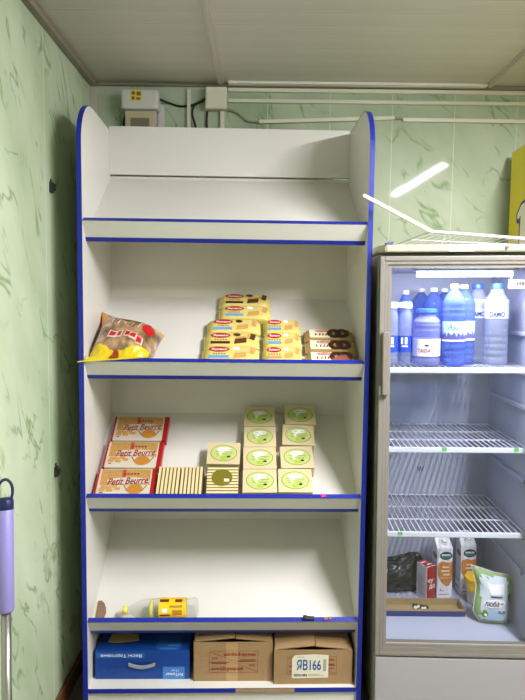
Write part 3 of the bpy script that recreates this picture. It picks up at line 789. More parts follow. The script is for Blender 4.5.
# door: hollow frame with stepped mouldings, glass, handle
b = BM(); d0, d1 = .30, 1.829; gl, gr, gb, gt = .043, .59, .372, 1.787
def framebox(b, x0, x1, z0, z1, wi, y0, y1, bev=0):
    box(b, (x0, y0, z0), (x0+wi, y1, z1), bev); box(b, (x1-wi, y0, z0), (x1, y1, z1), bev)
    box(b, (x0+wi, y0, z0), (x1-wi, y1, z0+wi), bev); box(b, (x0+wi, y0, z1-wi), (x1-wi, y1, z1), bev)
framebox(b, 0, FW-.002, d0, d1, .017, 0, .042, .003)
framebox(b, .017, FW-.019, d0+.017, d1-.017, .012, .004, .040, .001)
framebox(b, .029, FW-.031, d0+.029, d1-.029, .0145, .010, .038, .001)
door = obj('door', b, fr_frame, fridge)
b = BM(); framebox(b, .0165, FW-.0185, d0+.0165, d1-.0165, .0022, .0015, .006); framebox(b, .0285, FW-.0305, d0+.0285, d1-.0285, .0022, .0045, .011)
box(b, (.0435, .016, .3476), (FW-.045, .03, .3510))
obj('frame_groove', b, fr_frame_d, door)
obj('sill_strip', box(BM(), (.0435, .011, .3436), (FW-.045, .03, .3475), .001), mat('brushed strip', (176, 174, 168), .3, metal=.4), door)
obj('door_glass', box(BM(), (.0425, .018, .343), (FW-.0445, .023, 1.787)), pane_mat('door pane', refl=.045), door)
obj('door_gasket', (lambda b: (framebox(b, .004, FW-.006, d0+.004, d1-.004, .02, .0425, .0495), b)[1])(BM()), mat('gasket dark', (66, 64, 60), .6), door)
b = BM(); box(b, (.010, -.022, 1.318), (.036, -.0005, 1.552), .004); obj('door_handle', b, mat('handle grey', (132, 126, 118), .35), door)
b = BM(); box(b, (.0005, -.008, 1.318), (.009, -.0005, 1.352), .002); obj('door_lock', b, mat('lock grey', (176, 172, 164), .3), door)
b = BM(); box(b, (.003, .004, .045), (FW-.004, .049, .292), .004); lpn = obj('lower_panel', b, mat('lower panel grey white', (168, 166, 169), .45), fridge)
# light tube on the inside top edge
lh = obj('lamp_housing', box(BM(), (.14, .085, 1.779), (.535, .135, 1.7915), .003), liner, fridge)
obj('lamp_tube', bar(BM(), (.155, .105, 1.767), (.515, .105, 1.767), .0105, 12), mat('lit fridge tube', (240, 242, 255), .4, emit=((236, 238, 255), 7)), lh, smooth=True)
l = bpy.data.lights.new('fridge_light', 'AREA'); l.shape = 'RECTANGLE'; l.size = .35; l.size_y = .018; l.energy = 4.8; l.color = (.81, .81, 1)
lo = bpy.data.objects.new('fridge_light', l); C.objects.link(lo); lo.parent = fridge; lo.matrix_local = T(.335, .105, 1.755) @ RX(.35)
# wire shelves
wire_m = mat('white coated wire', (212, 212, 218), .35)
tape_g = mat('green tape scrap', (96, 190, 90), .5)
def wire_shelf(wz):
    b = BM(); y0, y1 = .098, IB-.012; x0, x1 = IL+.004, IR-.004
    n = 25
    for k in range(n):
        x = x0+.008+(x1-x0-.016)*k/(n-1); bar(b, (x, y0, wz-.0017), (x, y1, wz-.0021), .0021, 6)
    for y in (.245, .40, y1): bar(b, (x0, y, wz-.0062), (x1, y, wz-.0062), .0034, 6)
    for x in (x0, x1): bar(b, (x, y0, wz-.0062), (x, y1, wz-.0062), .0025, 6)
    s = obj('wire_shelf', b, wire_m, fridge)
    b = BM(); box(b, (x0-.003, y0-.012, wz-.020), (x1+.003, y0, wz+.001), .004); obj('front_rail', b, wire_m, s)
    return s
ws = [wire_shelf(z) for z in WS]
for s, x, wz in ((1, .545, WS[1]), (1, .27, WS[1]), (2, .105, WS[2])):
    obj('tape_scrap', box(BM(), (x-.009, .0848, wz-.012), (x+.009, .0858, wz+.002)), tape_g, ws[s])
obj('lettering', text_mesh('W', width=.030, height=.026, bold=.03), mat('grey print', (96, 100, 112), .5), fridge, T(.292, IB-.0008, .872) @ RX(PI/2))
tgm = obj('price_tag', (lambda b: (box(b, (.518, .150, 1.712), (.585, .153, 1.748), .001), b)[1])(BM()), mat('tag ivory', (226, 222, 214), .5), fridge)
b = BM()
for k in range(5): rect(b, .526+.011*k, 1.725+.002*(k % 2), .534+.011*k, 1.738)
obj('small_print', b, ink_grey, tgm, Matrix(((1, 0, 0, 0), (0, 0, -1, .1495), (0, 1, 0, 0), (0, 0, 0, 1))))
b = BM(); bar(b, (.530, .1545, 1.73), (.530, .1545, 1.792), .003, 6); obj('tag_post', b, wire_m, tgm)

def fr(u, v, w, rot=0): return MF @ T(u, v, w) @ RZ(rot)
FACE = -.27
# ---- bottles on the top wire shelf
W_BLUE = clear('blue bottle water', (186, 202, 246), .5, .05, 1.3, (140, 168, 244), .6)
W_CLEAR = clear('clear bottle water', (236, 239, 248), .40, .05, 1.25, (222, 228, 246), .6)
W_LILAC = clear('lilac bottle water', (222, 226, 252), .42, .06, 1.25, (205, 208, 250), .55)
cap_w = mat('white cap', (240, 240, 244), .4); cap_b = mat('blue cap', (50, 96, 214), .35)
def water_prof(r, h, neck=.013, waist=.0):
    p = [(r*.6, 0), (r*.93, .003), (r, .012)]
    z = .03
    while z < h*.36: p += [(r, z), (r*.93, z+.006), (r, z+.012)]; z += .026
    p += [(r*.985, h*.40), (r*.985, h*.60), (r, h*.62)]
    z = h*.64
    while z < h*.76: p += [(r, z), (r*.92, z+.006), (r*.99, z+.012)]; z += .022
    p += [(r*.97, h*.79), (r*.86, h*.84), (r*.62, h*.895), (neck*1.3, h*.935), (neck, h*.945), (neck, h*.955)]
    return p
def bottle(name, u, v, r, h, wm, capm, cap_r, label, lab=None, neck=.013, cat='bottle', cap_h=.018):
    o = empty(name, fr(u, v, WS[0]+.0012, FACE), label, cat, 'bottles in the fridge')
    obj('bottle_body', lathe(BM(), water_prof(r, h-.004, neck), 26), wm, o, smooth=True)
    obj('cap', lathe(BM(), [(cap_r, h-.004-cap_h+.006), (cap_r*1.03, h-cap_h+.006), (cap_r, h-.002), (cap_r*.8, h)], 20), capm, o)
    if lab:
        z0, z1, lm = lab[:3]
        L_ = obj('label', lathe(BM(), [(r*1.012, z0), (r*1.012, z1)], 30, cap=False), lm, o, smooth=True)
        return o, L_
    return o, None
lab_sky = mat('label sky blue', (178, 204, 238), .4); mount = mat('label mountain violet', (92, 84, 150), .4); lab_cream = mat('label cream', (232, 226, 222), .4)
lab_navy = mat('label royal blue', (28, 66, 178), .35); lab_ice = mat('label ice', (178, 186, 226), .4, var=(40, .15)); red_ink = mat('tass red ink', (140, 30, 50), .4); green_ink = mat('label grey green ink', (86, 116, 120), .4)
def asu(u, v, label):
    r, h = .044, .322
    o, L_ = bottle('water_bottle', u, v, r, h, W_BLUE, cap_w, .0155, label, (.098, .176, lab_sky))
    obj('lettering', wrap(text_mesh('Asu', width=.050, height=.026, shear=.2), r*1.02, .155), green_ink, L_)
    b = BM(); n = 24; vs0 = []; vs1 = []
    for k in range(n+1):
        a = -1.5+3*k/n; z = .108+.024*abs(math.sin(k*.9))*(.5+.5*math.sin(k*1.7+1)**2)+.008
        vs0.append(b.verts.new((r*1.018*math.sin(a), -r*1.018*math.cos(a), .106))); vs1.append(b.verts.new((r*1.018*math.sin(a), -r*1.018*math.cos(a), z)))
    for k in range(n): b.faces.new((vs0[k], vs0[k+1], vs1[k+1], vs1[k]))
    obj('mountain_print', b, mount, L_)
    obj('label_hem', lathe(BM(), [(r*1.017, .098), (r*1.017, .104)], 30, cap=False), wht, L_)
asu(.318, .172, 'blue water bottle with mountain label and white cap, front one in middle')
asu(.377, .245, 'blue water bottle with mountain label half hidden behind its front twin')
def damo(u, v, label):
    r, h = .0455, .326
    o, L_ = bottle('clear_water_bottle', u, v, r, h, W_CLEAR, cap_b, .022, label, (.186, .262, lab_ice), neck=.019, cap_h=.024)
    obj('lettering', wrap(text_mesh('DAMO', width=.060, height=.020, bold=.035), r*1.02, .203), ink_navy, L_)
    obj('label_print', arc_patch(r*1.016, -.6, .7, .225, .255), mat('label violet art', (150, 148, 206), .4, var=(90, .3)), L_)
damo(.495, .205, 'clear water bottle with wide blue cap, nearest the fridge side wall')
damo(.449, .300, 'clear water bottle with wide blue cap, behind the mountain label bottles')
o, L_ = bottle('squat_water_bottle', .213, .178, .054, .226, W_LILAC, cap_b, .040, 'squat lilac water bottle with cream label and broad blue lid', (.040, .108, lab_cream), neck=.026, cap_h=.020)
obj('lettering', wrap(text_mesh('TASSAY', width=.064, height=.015, bold=.012), .0552, .062), red_ink, L_)
obj('label_emblem', arc_patch(.0552, -.05, .22, .079, .086), ink_brown, L_)
obj('label_side', arc_patch(.0551, -1.2, -.62, .042, .106), mat('label lilac', (176, 180, 226), .4), L_)
def small(u, v, label):
    r, h = .0265, .252
    o, L_ = bottle('small_water_bottle', u, v, r, h, W_CLEAR, cap_w, .0245, label, (.052, .118, lab_navy), neck=.018, cap_h=.026)
    b = BM()
    for (q0, q1, z0, z1) in ((-.55, -.2, .085, .112), (.05, .42, .085, .112), (-.4, .5, .074, .080)):
        obj('label_print', arc_patch(r*1.02, q0, q1, z0, z1), wht, L_)
small(.1315, .190, 'small clear bottle with blue label, beside the squat cream-labelled bottle')
small(.0775, .190, 'small clear bottle with blue label, half hidden by the door frame')
bottle('blue_bottle', .155, .312, .034, .300, W_BLUE, cap_w, .013, 'slim blue bottle standing behind the small blue-labelled bottles')
bottle('blue_bottle', .286, .372, .044, .312, W_BLUE, cap_w, .0155, 'blue bottle behind the squat bottle, nearest of the three rear ones')
bottle('blue_bottle', .255, .470, .044, .312, W_BLUE, cap_w, .0155, 'blue bottle at the fridge back wall, on the slim bottle side')
bottle('blue_bottle', .357, .470, .044, .312, W_BLUE, cap_w, .0155, 'blue bottle at the fridge back wall, behind the mountain label bottles')
# ---- things on the fridge floor
FZ = .3296
# tray
r = empty('cardboard_tray', fr(.235, .29, FZ, .02), 'long shallow cardboard tray, navy outside and brown inside', 'tray')
b = BM(); w, d, h, t = .36, .094, .032, .003
box(b, (-w/2, -d/2, 0), (w/2, d/2, t)); box(b, (-w/2, -d/2+t, t), (-w/2+t, d/2-t, h)); box(b, (w/2-t, -d/2+t, t), (w/2, d/2-t, h)); box(b, (-w/2, d/2-t, t), (w/2, d/2, h)); box(b, (-w/2, -d/2, t), (w/2, -d/2+t, h))
obj('tray_body', b, mat('tray brown board', (164, 142, 96), .7, var=(20, .12)), r)
b = BM(); box(b, (-w/2, -d/2-.0012, 0), (w/2, -d/2-.0002, h*.72)); box(b, (w/2+.0002, -d/2, 0), (w/2+.0012, d/2, h)); obj('tray_print', b, mat('tray navy print', (44, 52, 104), .5), r)
b = BM(); box(b, (-.034, -.004, 0), (.034, .004, .026), .002)
for v in b.verts: v.co.z *= 1-.25*(v.co.x > 0); v.co.y += .006*math.sin(v.co.x*90)
pl = obj('crumpled_label', b, mat('label black cream', (52, 50, 44), .5), None, fr(.232, .262, FZ+.0036, -.05) @ T(0, 0, .014) @ RX(-.25))
tag(pl, 'small crumpled black and cream label lying inside the navy tray', 'label')
b = BM()
for x, z_, rx in ((-.022, .013, .008), (-.010, .017, .006), (.008, .010, .006), (.018, .011, .005)): ell(b, x, z_, rx, .006)
obj('cream_print', b, cream_m, pl, T(0, -.0105, 0) @ RX(PI/2))
# juice box
r = empty('juice_box', fr(.288, .412, FZ, .52), 'small red and white drink carton in front of the milk cartons', 'drink carton')
w, d, h = .052, .066, .158
b = BM(); box(b, (-w/2, -d/2, 0), (w/2, d/2, h), .003); obj('carton_body', b, mat('carton white side', (206, 202, 206), .4), r)
cr = mat('drink red', (168, 24, 28), .35)
obj('front_print', rect(BM(), -w/2+.002, .002, w/2-.002, h-.002), cr, r, T(0, -d/2-.0005, 0) @ RX(PI/2))
obj('top_print', rect(BM(), -w/2+.002, -d/2+.002, w/2-.002, d/2-.002), cr, r, T(0, 0, h+.0005))
b = BM()
for k in range(9): rect(b, -.02, .02+.011*k, .02-.006*(k % 3), .024+.011*k)
obj('side_print', b, mat('drink small print', (150, 146, 150), .5), r, T(-w/2-.0006, 0, 0) @ RZ(-PI/2) @ RX(PI/2))
for bd, x, z_ in (('чу', -.004, .088), ('до', .006, .062)): text(bd, wht, r, T(x, -d/2-.001, z_) @ RX(PI/2), width=.034, height=.022, bold=.03)
b = BM(); ell(b, -.006, .012, .014, .005); ell(b, .006, -.014, .014, .005); obj('top_flash', b, wht, r, T(0, 0, h+.001))
# milk cartons
def milk(M, label):
    r = empty('milk_carton', M, label, 'milk carton', 'milk cartons in the fridge')
    w, d, h = .070, .070, .232; sl = .050
    b = BM()
    v = [b.verts.new(p) for p in ((-w/2, -d/2, 0), (w/2, -d/2, 0), (w/2, d/2, 0), (-w/2, d/2, 0), (-w/2, -d/2, h), (w/2, -d/2, h), (w/2, d/2, h+sl), (-w/2, d/2, h+sl))]
    for f in ((3, 2, 1, 0), (0, 1, 5, 4), (1, 2, 6, 5), (2, 3, 7, 6), (3, 0, 4, 7), (4, 5, 6, 7)): b.faces.new([v[i] for i in f])
    bmesh.ops.bevel(b, geom=[e for e in b.edges], offset=.003, segments=2, affect='EDGES')
    obj('carton_body', b, mat('milk carton white', (232, 230, 230), .35, var=(10, .03)), r)
    F = T(0, -d/2-.0005, 0) @ RX(PI/2)
    b = BM(); poly(b, [(-.034, .150), (-.030, .165), (-.010, .172), (.014, .166), (.034, .172), (.034, .085), (.020, .060), (.006, .056), (-.018, .078), (-.032, .110)])
    og = obj('orange_print', b, mat('milk orange', (206, 132, 60), .4, var=(40, .15)), r, F)
    b = BM()
    for k, (x, l_) in enumerate(((-.012, .030), (-.016, .036), (-.008, .030))): rect(b, x, .142-.017*k, x+l_, .149-.017*k)
    rect(b, -.022, .095, .028, .097)
    obj('flavour_print', b, mat('milk pale print', (244, 222, 190), .4), og, T(0, 0, .0006))
    ov = obj('brand_oval', ell(BM(), .004, .198, .029, .019), ink_navy, r, F)
    obj('oval_band', ell(BM(), .004, .193, .026, .009, .0), mat('milk green', (70, 120, 90), .4), ov, T(0, 0, .0004))
    b = BM()
    for k in range(6): rect(b, -.016+.007*k, .198, -.011+.007*k, .206)
    obj('oval_script', b, wht, ov, T(0, 0, .0008))
    b = BM(); rect(b, -.022, .034, -.018, .048); rect(b, -.014, .034, -.004, .038); rect(b, -.026, .018, .02, .021); obj('small_print', b, ink_grey, r, F)
    b = BM(); ell(b, .002, .190, .026, .014); rect(b, -.03, .02, .02, .03); rect(b, -.028, .06, .016, .064); obj('side_print', b, mat('milk side print', (120, 130, 136), .5), r, T(-w/2-.0005, 0, 0) @ RZ(-PI/2) @ RX(PI/2))
    sa = math.atan2(sl, d)
    q = T(.004, -d/2+.026, h+.026*sl/d) @ RX(sa)
    cp = obj('screw_cap', lathe(BM(), [(.0165, .0005), (.0165, .006), (.0125, .007), (.0125, .018), (.011, .020)], 22), mat('cap white plastic', (238, 238, 238), .35), r, q)
    return r
m0 = milk(fr(.366, .436, FZ, .10), 'tall white and orange milk carton directly behind the red drink carton')
copy_thing(m0, fr(.482, .468, FZ, .06), 'tall white and orange milk carton behind the yellow lidded cup')
# cup
r = empty('yogurt_cup', fr(.497, .372, FZ), 'white yogurt cup with yellow lid, behind the green pouch', 'cup')
b = lathe(BM(), [(.030, 0), (.0325, .004), (.042, .108), (.0445, .110), (.0445, .114)], 28); obj('cup_body', b, mat('cup white plastic', (226, 222, 216), .4), r, smooth=False)
obj('lid', lathe(BM(), [(.0455, .105), (.046, .108), (.046, .118), (.043, .120)], 28), mat('lid yellow', (244, 196, 30), .35), r)
b = arc_patch(.0425, -1.2, 1.1, .062, .104); obj('cup_label', b, mat('cup label yellow', (244, 200, 40), .4), r, smooth=True)
b = BM(); ell(b, 0, 0, .018, .018); obj('lid_print', b, wht, r, T(.006, -.004, .1205))
b = arc_patch(.0432, .1, .6, .068, .092); obj('cup_emblem', b, wht, r, smooth=True)
# pouch
PX = [(85, 95), (130, 104), (200, 122), (265, 142), (330, 152), (380, 158), (408, 180), (414, 215), (408, 270), (398, 340), (390, 420), (382, 490), (372, 562), (300, 568), (220, 568), (158, 563), (128, 520), (104, 478), (112, 400), (122, 330), (128, 260), (120, 200), (102, 150)]
K = .00400/8.077
po = [((x-265)*K, (568-y)*K*1.0) for x, y in PX]
def inset(pts, k, cx=0, cz=.105): return [(cx+(x-cx)*k, cz+(z-cz)*k) for x, z in pts]
def pouch_mesh():
    b = BM(); rings = []
    for k, th in ((1, .0), (.97, .004), (.90, .013), (.82, .020), (.70, .027), (.45, .033), (.2, .035)):
        rings.append(([b.verts.new((x, -th*max(.25, 1-(z/.30)**2*.6), z)) for x, z in inset(po, k)], [b.verts.new((x, th*max(.25, 1-(z/.30)**2*.6)+.0006, z)) for x, z in inset(po, k)]))
    n = len(po)
    for (A, A2), (B, B2) in zip(rings, rings[1:]):
        for i in range(n):
            j = (i+1) % n
            b.faces.new((A[i], A[j], B[j], B[i])); b.faces.new((A2[j], A2[i], B2[i], B2[j]))
    A, A2 = rings[0]
    for i in range(n): b.faces.new((A[(i+1) % n], A[i], A2[i], A2[(i+1) % n]))
    b.faces.new(rings[-1][0]); b.faces.new(rings[-1][1][::-1])
    for f in b.faces:
        c = f.calc_center_median()
        e_ = max(abs(c.x)/.068, abs(c.z-.105)/.115)
        f.material_index = 1 if e_ > .80 or c.z < .020 else 0
    return b
pw = mat('pouch pale film', (214, 222, 226), .28, var=(14, .08)); pg = mat('pouch green film', (150, 176, 112), .28, var=(14, .12))
r = empty('kefir_pouch', fr(.516, .200, FZ+.0035, -.10) @ RX(-.06), 'pale green stand-up dairy pouch with dark blue brand lettering', 'pouch')
obj('pouch_film', pouch_mesh(), [pw, pg], r, smooth=True)
def th_at(x, z):
    e = max(abs(x)/.068, abs(z-.105)/.115); t = .035*max(0, 1-e**2.2)**.75
    return t*max(.25, 1-(z/.30)**2*.6)
def pdecal(name, me, m, dy, parent=r, dx=0, dz=0):
    if isinstance(me, bmesh.types.BMesh):
        me_ = bpy.data.meshes.new(name); bmesh.ops.triangulate(me, faces=me.faces); bmesh.ops.subdivide_edges(me, edges=me.edges, cuts=3, use_grid_fill=True); me.to_mesh(me_); me.free(); me = me_
    for v in me.vertices:
        x, z = v.co.x+dx, v.co.y+dz; v.co = (x, -th_at(x, z)-dy, z)
    return obj(name, me, m, parent)
pdecal('white_panel', poly(BM(), [(-.030, .178), (-.012, .168), (.036, .172), (.036, .128), (-.016, .126)]), wht, .004)
hl = pdecal('brand_halo', ell(BM(), -.002, .093, .044, .018, rot=.1), wht, .005)
text_me = text_mesh('любо', width=.056, height=.022, shear=.2, bold=.015)
pdecal('lettering', text_me, ink_navy, .007, hl, -.012, .093)
pdecal('lettering', text_mesh('м', width=.011, height=.009, bold=.02), ink_navy, .007, hl, .027, .094)
pdecal('brand_flash', poly(BM(), [(.008, .098), (.013, .106), (.018, .096), (.012, .088)]), mat('flash orange', (226, 130, 60), .4), .0075, hl)
pdecal('small_print', (lambda b: (rect(b, -.018, .118, .030, .122), b)[1])(BM()), ink_navy, .005)
pdecal('glass_print', poly(BM(), [(-.028, .020), (.030, .018), (.036, .062), (-.024, .068)]), mat('pouch glass blue', (176, 200, 222), .35), .004)
pdecal('lettering', text_mesh('2,5', width=.030, height=.013, bold=.03), ink_navy, .0065, r, .026, .058)
pdecal('apple_print', ell(BM(), -.040, .048, .014, .015), mat('pouch leaf green', (96, 140, 50), .35), .005)
pdecal('apple_core', ell(BM(), -.036, .044, .005, .006), wht, .0065)
pdecal('handle_loop', ell(BM(), .059, .128, .007, .036, rot=.12), mat('pouch dark green', (66, 122, 30), .3), .004)
pdecal('leaf_print', ell(BM(), -.032, .192, .010, .005, rot=-.3), MATS['pouch leaf green'], .004)
b = BM(); n = len(po)
for (x0, z0), (x1, z1) in zip(po, po[1:]+po[:1]): bar(b, (x0, 0, z0), (x1, 0, z1), .0018, 6)
obj('welded_rim', b, mat('pouch rim white', (228, 232, 226), .3), r)
# dark bag
b = BM(); bmesh.ops.create_icosphere(b, subdivisions=5, radius=1)
for v in b.verts:
    p = v.co.copy(); k = 1+.18*noise.noise(p*1.6+Vector((3, 1, 0)))+.10*noise.noise(p*4)+.05*abs(noise.noise(Vector((p.x*5, p.y*5, p.z*13))))
    q = Vector((p.x*.118*k, p.y*.064*k, p.z*.088*k))
    q.z = max(q.z, -.064)
    if p.z > .2: q.x += .05*(p.z-.2); q.z += max(0, p.x)*.075*(p.z-.2)
    v.co = q
tag(obj('plastic_bag', b, mat('dark green polythene', (24, 32, 22), .3, bump=(26, .5)), None, fr(.172, .495, FZ+.0645), smooth=True), 'dark green knotted plastic bag at the back of the fridge floor', 'bag')

# ------------------------------------------------------------------ on top of the fridge
rk = empty('wire_rack', MF @ T(0, 0, 0), 'old white wire rack lying askew on top of the fridge, one rail sticking up', 'rack')
A = Vector((.189, .035, 1.921)); E = Vector((.640, .035, 1.884)); A2 = Vector((.040, .40, 1.874)); E2 = Vector((.60, .40, 1.874))
b = BM(); bar(b, A, E, .0055); bar(b, A, A2, .0035); bar(b, A2, E2, .0035); bar(b, E, E2, .0035); obj('frame', b, wire_m, rk)
b = BM()
for k in range(1, 15): bar(b, A.lerp(E, k/15), A2.lerp(E2, k/15), .0016, 6)
bar(b, A.lerp(A2, .33)+Vector((0, 0, -.003)), E.lerp(E2, .33)+Vector((0, 0, -.003)), .0025, 6); bar(b, A.lerp(A2, .66)+Vector((0, 0, -.003)), E.lerp(E2, .66)+Vector((0, 0, -.003)), .0025, 6)
for q in (A.lerp(E, .12), A.lerp(E, .92)): bar(b, q, (q.x-.01, q.y+.03, 1.8705), .0025, 6)
obj('wires', b, wire_m, rk)
b = BM(); tip = Vector((-.067, .0, 2.049)); dv = (A-tip)
q = dv.to_track_quat('X', 'Z').to_matrix().to_4x4()
box(b, (0, -.004, -.007), (dv.length, .004, .007), .002, Matrix.Translation(tip) @ q); obj('bent_rail', b, mat('ivory rail', (200, 196, 178), .4), rk)
b = BM(); box(b, (-.014, -.006, 0), (.012, .006, .008), .002); box(b, (-.004, -.004, .006), (.018, .006, .012), .002)
tag(obj('plastic_scrap', b, mat('navy plastic', (26, 40, 110), .4), None, MF @ T(.030, .004, 1.8694) @ RZ(.2)), 'small navy plastic scrap on the fridge top corner', 'scrap')

# ------------------------------------------------------------------ neighbouring yellow cooler
yx, yb_ = 1.131, 2.80
MY = T(yx, yb_, 0)
cl = empty('drinks_cooler', MY, 'bright yellow drinks cooler side with outlined white lettering, beside the fridge', 'cooler')
ybm = mat('cooler yellow', (234, 216, 24), .35, var=(3, .05))
b = BM(); box(b, (0, -.62, .06), (.60, 0, 2.352), .006); obj('cabinet_body', b, ybm, cl)
b = BM()
for x in (.05, .55):
    for y in (-.57, -.05): bar(b, (x, y, 0), (x, y, .065), .02)
obj('foot', b, MATS['black plastic'], cl)
obj('door', box(BM(), (.01, -.66, .30), (.59, -.622, 2.13), .006), mat('cooler door dark', (40, 44, 50), .1), cl)
SIDE = Matrix(((0, 0, -1, -.0008), (-1, 0, 0, 0), (0, 1, 0, 0), (0, 0, 0, 1)))
nv = obj('lettering', poly(BM(), [(.088, 2.028), (.086, 2.062), (.128, 2.104), (.165, 2.114), (.192, 2.106), (.199, 2.085), (.203, 1.80), (.116, 1.80), (.118, 2.018), (.100, 2.014)]), ink_navy, cl, SIDE)
obj('lettering', poly(BM(), [(.099, 2.040), (.098, 2.058), (.134, 2.093), (.166, 2.101), (.182, 2.095), (.186, 2.08), (.190, 1.812), (.130, 1.812), (.132, 2.050), (.112, 2.034)]), wht, nv, T(0, 0, .0008))

# ------------------------------------------------------------------ wall fittings
plw = mat('meter white plastic', (206, 204, 200), .4)
mt = empty('electric_meter', T(-.568, YB, 2.44), 'white electric meter box with yellow sticker on wall above shelf', 'electric meter')
b = BM(); box(b, (-.072, -.062, -.09), (.070, 0, .078), .006); obj('meter_body', b, mat('meter grey', (186, 182, 172), .4), mt)
b = BM(); box(b, (-.084, -.085, .078), (.084, 0, .165), .010); obj('breaker_cover', b, plw, mt)
b = BM(); rect(b, -.040, .113, .010, .158); st = obj('sticker', b, mat('sticker yellow', (222, 196, 70), .4), mt, T(0, -.0856, 0) @ RX(PI/2))
b = BM(); rect(b, -.034, .118, -.022, .132); rect(b, -.034, .140, -.020, .153); rect(b, -.014, .118, .004, .128); rect(b, -.012, .136, .006, .152); obj('sticker_print', b, mat('sticker brown', (110, 96, 40), .5), st, T(0, 0, .0005))
b = BM(); rect(b, -.058, -.02, .056, .062); wd = obj('meter_window', b, mat('window beige', (196, 180, 132), .4), mt, T(0, -.0626, 0) @ RX(PI/2))
obj('window_display', rect(BM(), -.046, -.03, .040, .045), mat('window grey', (124, 118, 104), .3), wd, T(0, 0, .0006))
b = BM(); box(b, (.072, -.02, -.09), (.100, 0, .12), .003); obj('mounting_board', b, plw, mt)
jb = BM(); box(jb, (-.050, -.045, -.050), (.050, 0, .050), .008)
j = tag(obj('junction_box', jb, mat('junction box ivory', (222, 218, 200), .4), None, T(-.226, YB, 2.585)), 'square ivory junction box on back wall beside the cable runs', 'junction box')
j2 = BM(); box(j2, (-.044, -.049, -.044), (.044, -.0452, .044), .0018); obj('lid', j2, MATS['junction box ivory'], j)
cab = mat('black cable', (20, 20, 20), .5)
def curve(pts, n=10):
    out = []
    P = [Vector(p) for p in pts]; P = [P[0]*2-P[1]]+P+[P[-1]*2-P[-2]]
    for i in range(1, len(P)-2):
        for k in range(n):
            t = k/n; a, b_, c, d_ = P[i-1:i+3]
            out.append(.5*((2*b_)+(-a+c)*t+(2*a-5*b_+4*c-d_)*t*t+(-a+3*b_-3*c+d_)*t**3))
    out.append(P[-2]); return out
yc = YB-.0056
tag(obj('power_cable', tube(BM(), curve([(-.483, YB-.04, 2.575), (-.44, yc, 2.568), (-.395, yc, 2.556), (-.34, yc, 2.562), (-.278, yc, 2.592)]), .0052), cab, smooth=True), 'black cable from the meter to the junction box side', 'cable', 'black cables by the meter')
tag(obj('power_cable', tube(BM(), curve([(-.283, yc-.012, 2.580), (-.325, yc-.012, 2.558), (-.338, yc-.012, 2.52), (-.322, yc-.012, 2.46), (-.318, yc-.012, 2.38)]), .0052), cab, smooth=True), 'black cable curving down from the junction box side behind the shelf top', 'cable', 'black cables by the meter')
tag(obj('power_cable', tube(BM(), curve([(-.270, yc-.002, 2.533), (-.272, yc-.002, 2.48), (-.266, yc-.002, 2.38)]), .0052), cab, smooth=True), 'black cable hanging straight down below the junction box', 'cable', 'black cables by the meter')
tag(obj('power_cable', tube(BM(), curve([(-.640, YB-.030, 2.515), (-.655, YB-.012, 2.48), (-.655, YB-.0052, 2.40)]), .005), cab, smooth=True), 'short black cable at the outer side of the meter', 'cable', 'black cables by the meter')
tag(obj('grey_cable', tube(BM(), curve([(-.176, yc, 2.545), (-.13, yc, 2.53), (-.085, yc, 2.495), (-.028, yc, 2.490)]), .006), mat('grey cable', (150, 146, 126), .5), smooth=True), 'grey cable drooping from junction box to the lowest trunking', 'cable')
trk = mat('trunking ivory', (218, 214, 198), .4)
def trunk(p0, p1, hh, label):
    a, c = Vector(p0), Vector(p1); d = c-a
    b = BM(); q = d.to_track_quat('X', 'Y').to_matrix().to_4x4()
    box(b, (0, -.0075, -hh/2), (d.length, .0075, hh/2), .002, Matrix.Translation(a) @ RY(-math.atan2(d.z, d.x)))
    return tag(obj('cable_trunking', b, trk), label, 'trunking', 'cable trunking on the back wall')
yt = YB-.0075
b = BM(); box(b, (-.170, YB-.050, 2.6475), (1.012, YB-.0202, 2.6595), .002)
tag(obj('cable_trunking', b, mat('trunking white', (228, 226, 216), .4)), 'long white trunking tight under the ceiling between the battens', 'trunking', 'cable trunking on the back wall')
trunk((-.172, yt, 2.6315), (2.2, yt, 2.6315), .017, 'ivory trunking strip just below the ceiling edge trim')
trunk((-.172, yt, 2.583), (2.2, yt, 2.583), .016, 'ivory trunking strip leaving the middle of the junction box')
trunk((-.028, yt, 2.489), (.600, yt, 2.514), .017, 'sloping ivory trunking that ends above the shelf side panel')
trunk((.640, yt, 2.506), (2.2, yt, 2.500), .017, 'lowest ivory trunking running from shelf top toward yellow cooler')
b = BM(); tube(b, curve([(.596, yt, 2.514), (.612, yt-.004, 2.511), (.625, yt-.002, 2.512), (.642, yt, 2.507)]), .005)
tag(obj('cable_joint', b, mat('grey cable', (150, 146, 126), .5)), 'short exposed cable in the gap between the two lowest trunkings', 'cable')
b = BM(); box(b, (-.3625, YB-.015, 2.35), (-.3465, YB, 2.632), .002); tag(obj('cable_trunking', b, trk), 'vertical trunking between meter and junction box', 'trunking', 'cable trunking on the back wall')
b = BM(); box(b, (-.209, YB-.015, 2.35), (-.190, YB, 2.534), .002); tag(obj('cable_trunking', b, trk), 'vertical trunking below the junction box', 'trunking', 'cable trunking on the back wall')
dk = mat('dark wall clip', (46, 46, 42), .5)
for z, lb in ((2.077, 'small dark clip on green wall, upper one near shelf top'), (.985, 'small dark clip on green wall, lower one beside mop')):
    b = BM(); box(b, (0, -.012, -.020), (.012, .012, .020), .003); box(b, (.012, -.006, -.012), (.020, .008, .014), .002); box(b, (0, -.002, .02), (.004, .012, .032), .001)
    tag(obj('wall_clip', b, dk, None, T(XL+.0002, 2.29, z)), lb, 'clip', 'clips on the left wall')
b = BM()
for k in range(3): rect(b, -.03+.022*k, -.022, -.025+.022*k, .022)
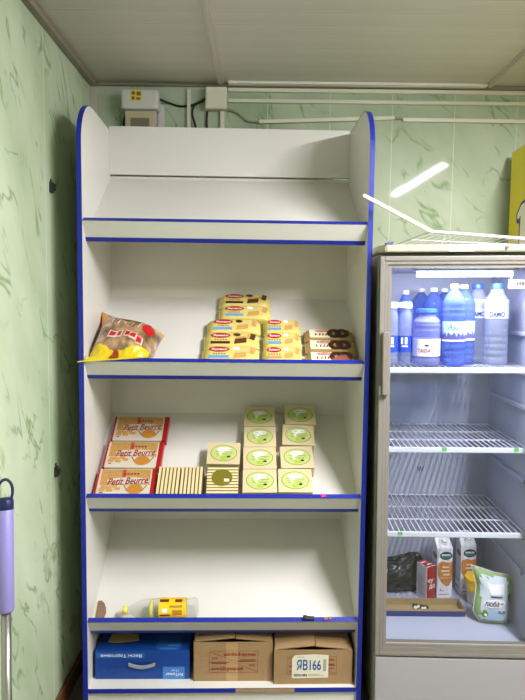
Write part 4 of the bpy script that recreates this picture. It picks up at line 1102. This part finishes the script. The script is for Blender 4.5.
o = obj('pencil_mark', b, mat('faint pencil', (150, 160, 138), .6), bpy.data.objects['wall_left'], T(XL+.0006, 2.046, 2.122) @ RZ(PI/2) @ RX(PI/2))

# ------------------------------------------------------------------ mop leaning by the left wall
top = Vector((-.7785, 1.775, 1.108)); bot = Vector((-.702, 1.56, .03)); ax = (top-bot).normalized()
mop = empty('mop', Matrix.Translation(bot), 'mop with lilac grip and navy hanging loop, leaning on the wall', 'mop')
MM = (ax.to_track_quat('Z', 'X')).to_matrix().to_4x4()
Lm = (top-bot).length
def mp(name, b, m, sm=True): return obj(name, b, m, mop, MM, smooth=sm)
chrome = mat('chrome tube', (176, 172, 168), .25, metal=.9); lil = mat('lilac grip', (150, 142, 208), .4); nav = mat('navy plastic loop', (30, 36, 82), .4)
mp('pole', bar(BM(), (0, 0, .02), (0, 0, Lm-.36), .0145, 18), chrome)
mp('grip', lathe(BM(), [(.020, Lm-.385), (.0235, Lm-.38), (.0235, Lm-.085), (.021, Lm-.082)], 24), lil)
lp = mp('hanging_loop', lathe(BM(), [(.0225, Lm-.090), (.0245, Lm-.086), (.0245, Lm-.062), (.020, Lm-.052)], 24), nav)
pts = [(.0215*math.cos(a), 0, Lm-.034+.036*math.sin(a)) for a in [2*PI*k/24 for k in range(24)]]
b = tube(BM(), pts, .0045, 8, True)
obj('loop_ring', b, nav, lp, RZ(PI/2+math.atan2(ax.y, ax.x)*0+.2), smooth=True)
b = BM(); box(b, (-.14, -.05, -.012), (.14, .05, .012), .006); obj('mop_head', b, mat('mop pad grey', (120, 124, 140), .9), mop, T(.06, 0, -.0175))

# ------------------------------------------------------------------ camera, world, view
cam = bpy.data.cameras.new('camera'); co = bpy.data.objects.new('camera', cam); C.objects.link(co)
cam.sensor_fit = 'VERTICAL'; cam.sensor_height = 24; cam.lens = 596.62*24/700; cam.clip_start = .05
PIT, ROL = .0819, .0117
co.matrix_world = T(0, 0, HC) @ RX(PI/2-PIT) @ RZ(ROL)
bpy.context.scene.camera = co
w = bpy.data.worlds.new('world'); bpy.context.scene.world = w; w.use_nodes = True
w.node_tree.nodes['Background'].inputs[0].default_value = (.9, .95, 1, 1); w.node_tree.nodes['Background'].inputs[1].default_value = .02
vs = bpy.context.scene.view_settings; vs.view_transform = 'Standard'; vs.look = 'None'; vs.gamma = 1; vs.use_curve_mapping = False; vs.exposure = .07
cy = bpy.context.scene.cycles
cy.use_denoising = True; cy.max_bounces = 10; cy.transparent_max_bounces = 24; cy.transmission_bounces = 10; cy.sample_clamp_indirect = 6
